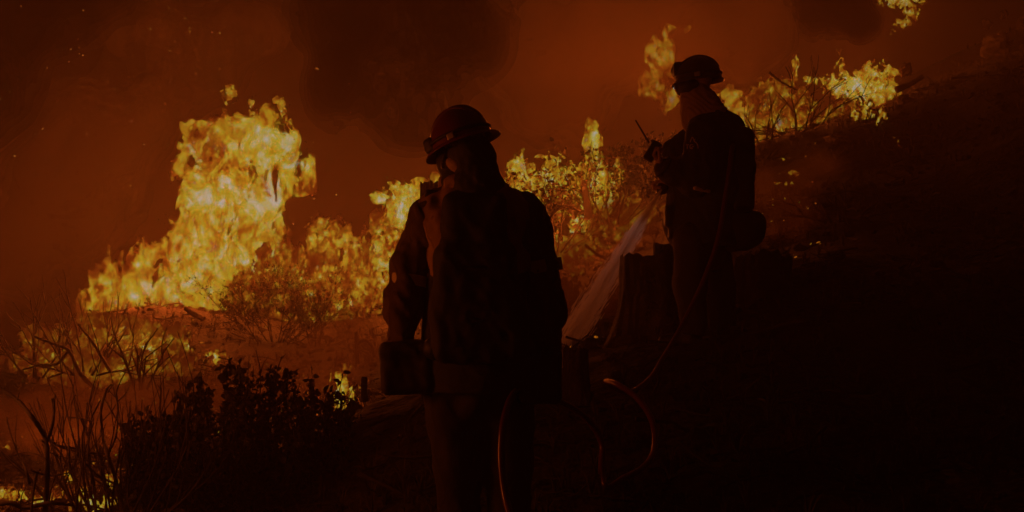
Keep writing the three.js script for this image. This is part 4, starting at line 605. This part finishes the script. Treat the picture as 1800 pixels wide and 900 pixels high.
// rocks
function rock(label, px, py, w, h, d, seed, m = M.rock) {
  const g = new THREE.IcosahedronGeometry(1, 4), p = g.attributes.position, dist = hit(px, py + h * 0.8, d), s = PXM(dist), c = W(px, py, dist);
  for (let i = 0; i < p.count; i++) { const v = V(p.getX(i), p.getY(i), p.getZ(i)), k = 1 + 0.9 * fbm(v.x * 1.1 + seed, v.y * 1.1, v.z * 1.1, 4) - 0.12 * Math.abs(noise(v.x * 2.5, v.y * 2.5 + seed, v.z * 2.5)); p.setXYZ(i, c.x + v.x * k * w / s, c.y + v.y * k * h / s, c.z + v.z * k * w / s); }
  g.computeVertexNormals(); const root = thing('rock', c, label, 'rock', null); mesh('boulder', uvBox(g), m, root);
}
rock('pointed rock glowing orange right of the ridge fire', 1592, 122, 10, 12, 18, 1);
rock('flat lit rock just below the ridge fire\'s right end', 1590, 176, 15, 8, 17, 2);
rock('small lit rock along the ridge right of the ridge fire', 1640, 152, 12, 6, 17.5, 3);
rock('large blocky outcrop on the upper right slope', 1752, 82, 27, 22, 21, 4);
rock('round boulder on top of the upper right slope', 1735, 42, 9, 8, 24, 5);
rock('small round boulder at the top right, highest of the rocks', 1765, 25, 7, 8, 25, 6);
rock('dark boulder at the right edge of the upper slope', 1795, 42, 8, 12, 24, 7);
rock('low boulder on the slope under the lip of the ridge', 1478, 245, 24, 10, 13.6, 8);
rock('pale upright stone on the dark right slope', 1568, 385, 4, 11, 10.2, 9);
rock('small pale stone on the dark right slope, lower left of the upright stone', 1480, 415, 3, 6, 10, 10);
rock('mossy stone on the ground at the foot of the big stump', 1072, 628, 15, 10, 7.2, 11);
rock('low stone on the bank at the near firefighter\'s left side', 660, 690, 20, 9, 6.9, 12);

// loose ground cover: dry tufts, sticks and clods over the hillside
{
  const q = rng(88), blade = (() => { const ps = [], ix = []; for (let b = 0; b < 7; b++) { const a = q() * 6.28, l = 0.5 + q() * 0.7, x = Math.cos(a), z = Math.sin(a), o = ps.length / 3, w = 0.035, bend = 0.25 + q() * 0.5; ps.push(-z * w, 0, x * w, z * w, 0, -x * w, x * bend * 0.4 * l - z * w * 0.6, 0.6 * l, z * bend * 0.4 * l + x * w * 0.6, x * bend * 0.4 * l + z * w * 0.6, 0.6 * l, z * bend * 0.4 * l - x * w * 0.6, x * bend * l, l, z * bend * l); ix.push(o, o + 1, o + 2, o + 2, o + 1, o + 3, o + 2, o + 3, o + 4); } const g = new THREE.BufferGeometry(); g.setAttribute('position', new THREE.Float32BufferAttribute(ps, 3)); g.setIndex(ix); g.computeVertexNormals(); return g; })();
  const clod = new THREE.IcosahedronGeometry(1, 1); { const p = clod.attributes.position; for (let i = 0; i < p.count; i++) { const k = 1 + 0.5 * noise(p.getX(i) * 2.3, p.getY(i) * 2.3, p.getZ(i) * 2.3); p.setXYZ(i, p.getX(i) * k, p.getY(i) * k * 0.7, p.getZ(i) * k); } clod.computeVertexNormals(); }
  const stickG = limb([V(-1, 0, 0), V(-0.3, 0.12, 0.05), V(0.3, 0.05, -0.1), V(1, 0.1, 0.05)], 0.045, 0.02, 5, 0.3);
  const strew = (name, geo, m, n, lo, hi, zmin, lean) => {
    const im = new THREE.InstancedMesh(geo, m, n), o = new THREE.Object3D(); let c = 0;
    while (c < n) { const z = -1.5 - (zmin - 1.5) * Math.pow(q(), 1.3), x = z * 0.62 * (q() * 2 - 1); if (fbm(x * 0.8, 2, z * 0.8, 2) < -0.12 + 0.3 * (q() - 0.6)) continue; o.position.set(x, H(x, z), z); o.rotation.set((q() - 0.5) * lean, q() * 6.28, (q() - 0.5) * lean); o.scale.setScalar(lo + (hi - lo) * q() * q()); o.updateMatrix(); im.setMatrixAt(c++, o.matrix); }
    im.name = numbered(name); im.castShadow = im.receiveShadow = true; tag(im, null, null, null, 'stuff'); scene.add(im); return im;
  };
  tag(strew('dry_grass', blade, M.grass, 12000, 0.05, 0.2, 24, 0.4), 'dry scorched grass tufts scattered over the whole hillside', 'grass');
  tag(strew('dirt_clods', clod, M.soil, 9000, 0.01, 0.07, 22, 3), 'loose clods of dark soil scattered over the whole hillside', 'soil');
  tag(strew('fallen_twigs', stickG, M.twig, 8000, 0.04, 0.3, 22, 0.9), 'charred sticks and twigs littering the whole hillside', 'twigs');
}
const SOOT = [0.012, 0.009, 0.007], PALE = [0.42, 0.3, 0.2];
// ---------------------------------------------------------------- smoke: billows drawn as nested thin skins of lit, partly see-through soot
function smoke(label, blobs, o) {
  const D = o.d, s = PXM(D), cell = (o.cell ?? 12) / s, fr = s / (o.grain ?? 170), amp = o.amp ?? (o.rgb === SOOT ? 3.2 : 1.9), off = blobs[0][0] * 0.173, q = rng(blobs[0][0] + 7);
  const bl = blobs.map(([x, y, rx, ry]) => { const c = W(x, y, D), rz = Math.min(rx, ry) / s * 0.7; c.z += (q() - 0.5) * rz; return { c, rx: rx / s, ry: ry / s, rz }; });
  const box = new THREE.Box3(); for (const b of bl) { const r = V(b.rx, b.ry, b.rz).multiplyScalar(1.5); box.expandByPoint(b.c.clone().add(r)); box.expandByPoint(b.c.clone().sub(r)); }
  const n = box.getSize(V()).divideScalar(cell), nx = Math.ceil(n.x) + 2, ny = Math.ceil(n.y) + 2, nz = Math.ceil(n.z) + 2, f = new Float32Array(nx * ny * nz).fill(2);
  for (let k = 1; k < nz - 1; k++) for (let j = 1; j < ny - 1; j++) for (let i = 1; i < nx - 1; i++) {
    const x = box.min.x + i * cell, y = box.min.y + j * cell, z = box.min.z + k * cell; let e = 0;
    for (const b of bl) { const d = ((x - b.c.x) / b.rx) ** 2 + ((y - b.c.y) / b.ry) ** 2 + ((z - b.c.z) / b.rz) ** 2; if (d < 2.2) e += (1 - d / 2.2) ** 2; }
    const X = x * fr + off, Y = y * fr * 0.8, Z = z * fr, w = 0.5 * noise(X * 0.6, Y * 0.6, Z * 0.6 + 4);
    f[i + j * nx + k * nx * ny] = -(e - 0.42 + (e > 0 ? amp * smooth(0, 0.5, e) * fbm(X + w, Y - w, Z + w, 5, 0.6) : 0));
  }
  const sk = o.skins ?? (o.rgb === SOOT ? [-0.34, -0.16, 0.04, 0.26, 0.52, 0.82, 1.15] : [-0.2, -0.03, 0.15, 0.36]), parts = [], f2 = new Float32Array(f.length);
  for (const iso of sk) { for (let i = 0; i < f.length; i++) f2[i] = f[i] + iso; const g = surfaceNets(f2, nx, ny, nz, box.min.x, box.min.y, box.min.z, cell); g.computeVertexNormals(); parts.push(g); }
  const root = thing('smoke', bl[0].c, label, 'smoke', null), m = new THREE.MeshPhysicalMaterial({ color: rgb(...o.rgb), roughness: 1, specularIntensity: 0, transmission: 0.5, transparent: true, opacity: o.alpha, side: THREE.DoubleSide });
  const r = mesh('billow', mergeGeometries(parts), m, root); r.castShadow = false; return r;
}
smoke('dark column of smoke rising above the near firefighter\'s head', [[700, 60, 120, 110], [790, 30, 110, 120], [720, 190, 80, 70], [620, 20, 100, 80], [590, 150, 50, 70], [760, -60, 150, 90]], { d: 14.5, rgb: SOOT, alpha: 0.13 });
smoke('dark smoke at the top of the picture left of the distant fire', [[1470, 0, 70, 60], [1425, 28, 48, 42], [1500, -70, 90, 60], [1505, 40, 36, 34]], { d: 18.5, rgb: SOOT, alpha: 0.16, grain: 110, cell: 9 });
smoke('broad dark smoke in the top left corner', [[60, 10, 130, 90], [180, -40, 160, 70], [-40, 120, 100, 120]], { d: 15, rgb: SOOT, alpha: 0.11 });
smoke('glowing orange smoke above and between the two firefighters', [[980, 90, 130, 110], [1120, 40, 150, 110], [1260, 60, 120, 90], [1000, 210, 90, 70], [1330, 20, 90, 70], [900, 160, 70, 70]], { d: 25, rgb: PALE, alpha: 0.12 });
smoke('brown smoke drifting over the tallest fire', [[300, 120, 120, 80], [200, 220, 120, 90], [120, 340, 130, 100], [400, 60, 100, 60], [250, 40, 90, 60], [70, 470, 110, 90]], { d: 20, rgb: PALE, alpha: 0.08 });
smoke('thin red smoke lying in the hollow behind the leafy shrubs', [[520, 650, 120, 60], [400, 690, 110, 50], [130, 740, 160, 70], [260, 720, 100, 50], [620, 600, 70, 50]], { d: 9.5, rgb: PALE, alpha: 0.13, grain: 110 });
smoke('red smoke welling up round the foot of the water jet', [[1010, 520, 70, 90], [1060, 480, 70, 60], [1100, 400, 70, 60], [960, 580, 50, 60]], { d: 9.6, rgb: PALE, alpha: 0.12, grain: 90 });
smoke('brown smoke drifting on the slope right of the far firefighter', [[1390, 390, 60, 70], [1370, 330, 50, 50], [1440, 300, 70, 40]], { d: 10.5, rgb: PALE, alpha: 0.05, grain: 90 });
// ---------------------------------------------------------------- water jet: thousands of drawn-out drops in a widening cone that falls away from the nozzle
{
  const q = rng(404), a = W(1160, 337, 7.6), b = W(1088, 455, 8.3), c = W(985, 625, 9.3), cv = new THREE.QuadraticBezierCurve3(a, b.clone().multiplyScalar(2).addScaledVector(a, -0.5).addScaledVector(c, -0.5), c);
  const drop = new THREE.IcosahedronGeometry(1, 1), n = 7500, m = new THREE.MeshPhysicalMaterial({ color: rgb(0.95, 0.93, 0.92), roughness: 1, specularIntensity: 0.3, transmission: 0.75, transparent: true, opacity: 0.36 });
  const root = thing('water_jet', a, 'pale widening jet of water spraying from the nozzle down to the left', 'water jet', null), im = new THREE.InstancedMesh(drop, m, n), o = new THREE.Object3D(), t = V();
  for (let i = 0; i < n; i++) {
    const u = Math.pow(q(), 0.8), p = cv.getPoint(u), w = 0.01 + 0.16 * u, r = w * Math.sqrt(-Math.log(1 - q() * 0.97)) * 0.5, f = q() * 6.283; cv.getTangent(u, t);
    p.add(V(Math.cos(f) * r, Math.sin(f) * r * 0.7, Math.sin(f) * r * 0.7)); o.position.copy(p).sub(root.position); o.quaternion.setFromUnitVectors(V(0, 1, 0), t); const k = 0.0007 + 0.002 * u * q(); o.scale.set(k, k * (10 + 40 * q()), k); o.updateMatrix(); im.setMatrixAt(i, o.matrix);
  }
  im.name = 'spray'; im.castShadow = im.receiveShadow = true; im.userData.kind = 'stuff'; root.add(im);
}
// sparks flying over the fires
{
  const q = rng(606), g = new THREE.IcosahedronGeometry(1, 0), n = 170, im = new THREE.InstancedMesh(g, M.ember, n), o = new THREE.Object3D();
  for (let i = 0; i < n; i++) { const p = W(-20 + 640 * Math.pow(q(), 1.15), -20 + 420 * q(), 10 + 7 * q()); o.position.copy(p); o.rotation.set(q() * 6, q() * 6, q() * 6); const k = 0.0035 + 0.0055 * q() * q(); o.scale.set(k, k * (1 + q() * 1.5), k); o.updateMatrix(); im.setMatrixAt(i, o.matrix); im.setColorAt(i, rgb(0.5 + 0.5 * q(), 0.35 + 0.6 * q(), 0.3 + q() * 0.5)); }
  im.name = numbered('flying_sparks'); tag(im, 'tiny orange sparks floating in the smoke over the tallest fire', 'sparks', null, 'stuff'); scene.add(im);
}
// glowing bits among the ash on the burnt slope
{
  const q = rng(707), g = new THREE.IcosahedronGeometry(1, 0), n = 420, im = new THREE.InstancedMesh(g, new THREE.MeshBasicMaterial({ color: rgb(0.36, 0.11, 0.012) }), n), o = new THREE.Object3D();
  for (let i = 0; i < n; i++) { let x, z; do { z = -9 - 8 * q(); const px = i % 5 ? q() * 640 : 960 + 480 * q(); x = (px - 900) / F * -z; } while (fbm(x * 1.3, 9, z * 1.3, 2) < 0.08); o.position.set(x, H(x, z) + 0.012, z); o.rotation.set(q() * 6, q() * 6, q() * 6); const k = 0.004 + 0.012 * q() * q() * q(); o.scale.set(k * (1 + 2 * q()), k * 0.7, k * (1 + 2 * q())); o.updateMatrix(); im.setMatrixAt(i, o.matrix); im.setColorAt(i, rgb(0.35 + 0.65 * q(), 0.3 + 0.7 * q(), 0.4)); }
  im.name = numbered('ground_embers'); tag(im, 'small glowing embers scattered over the burnt slope behind the shrubs', 'embers', null, 'stuff'); scene.add(im);
}
renderer.render(scene, camera);
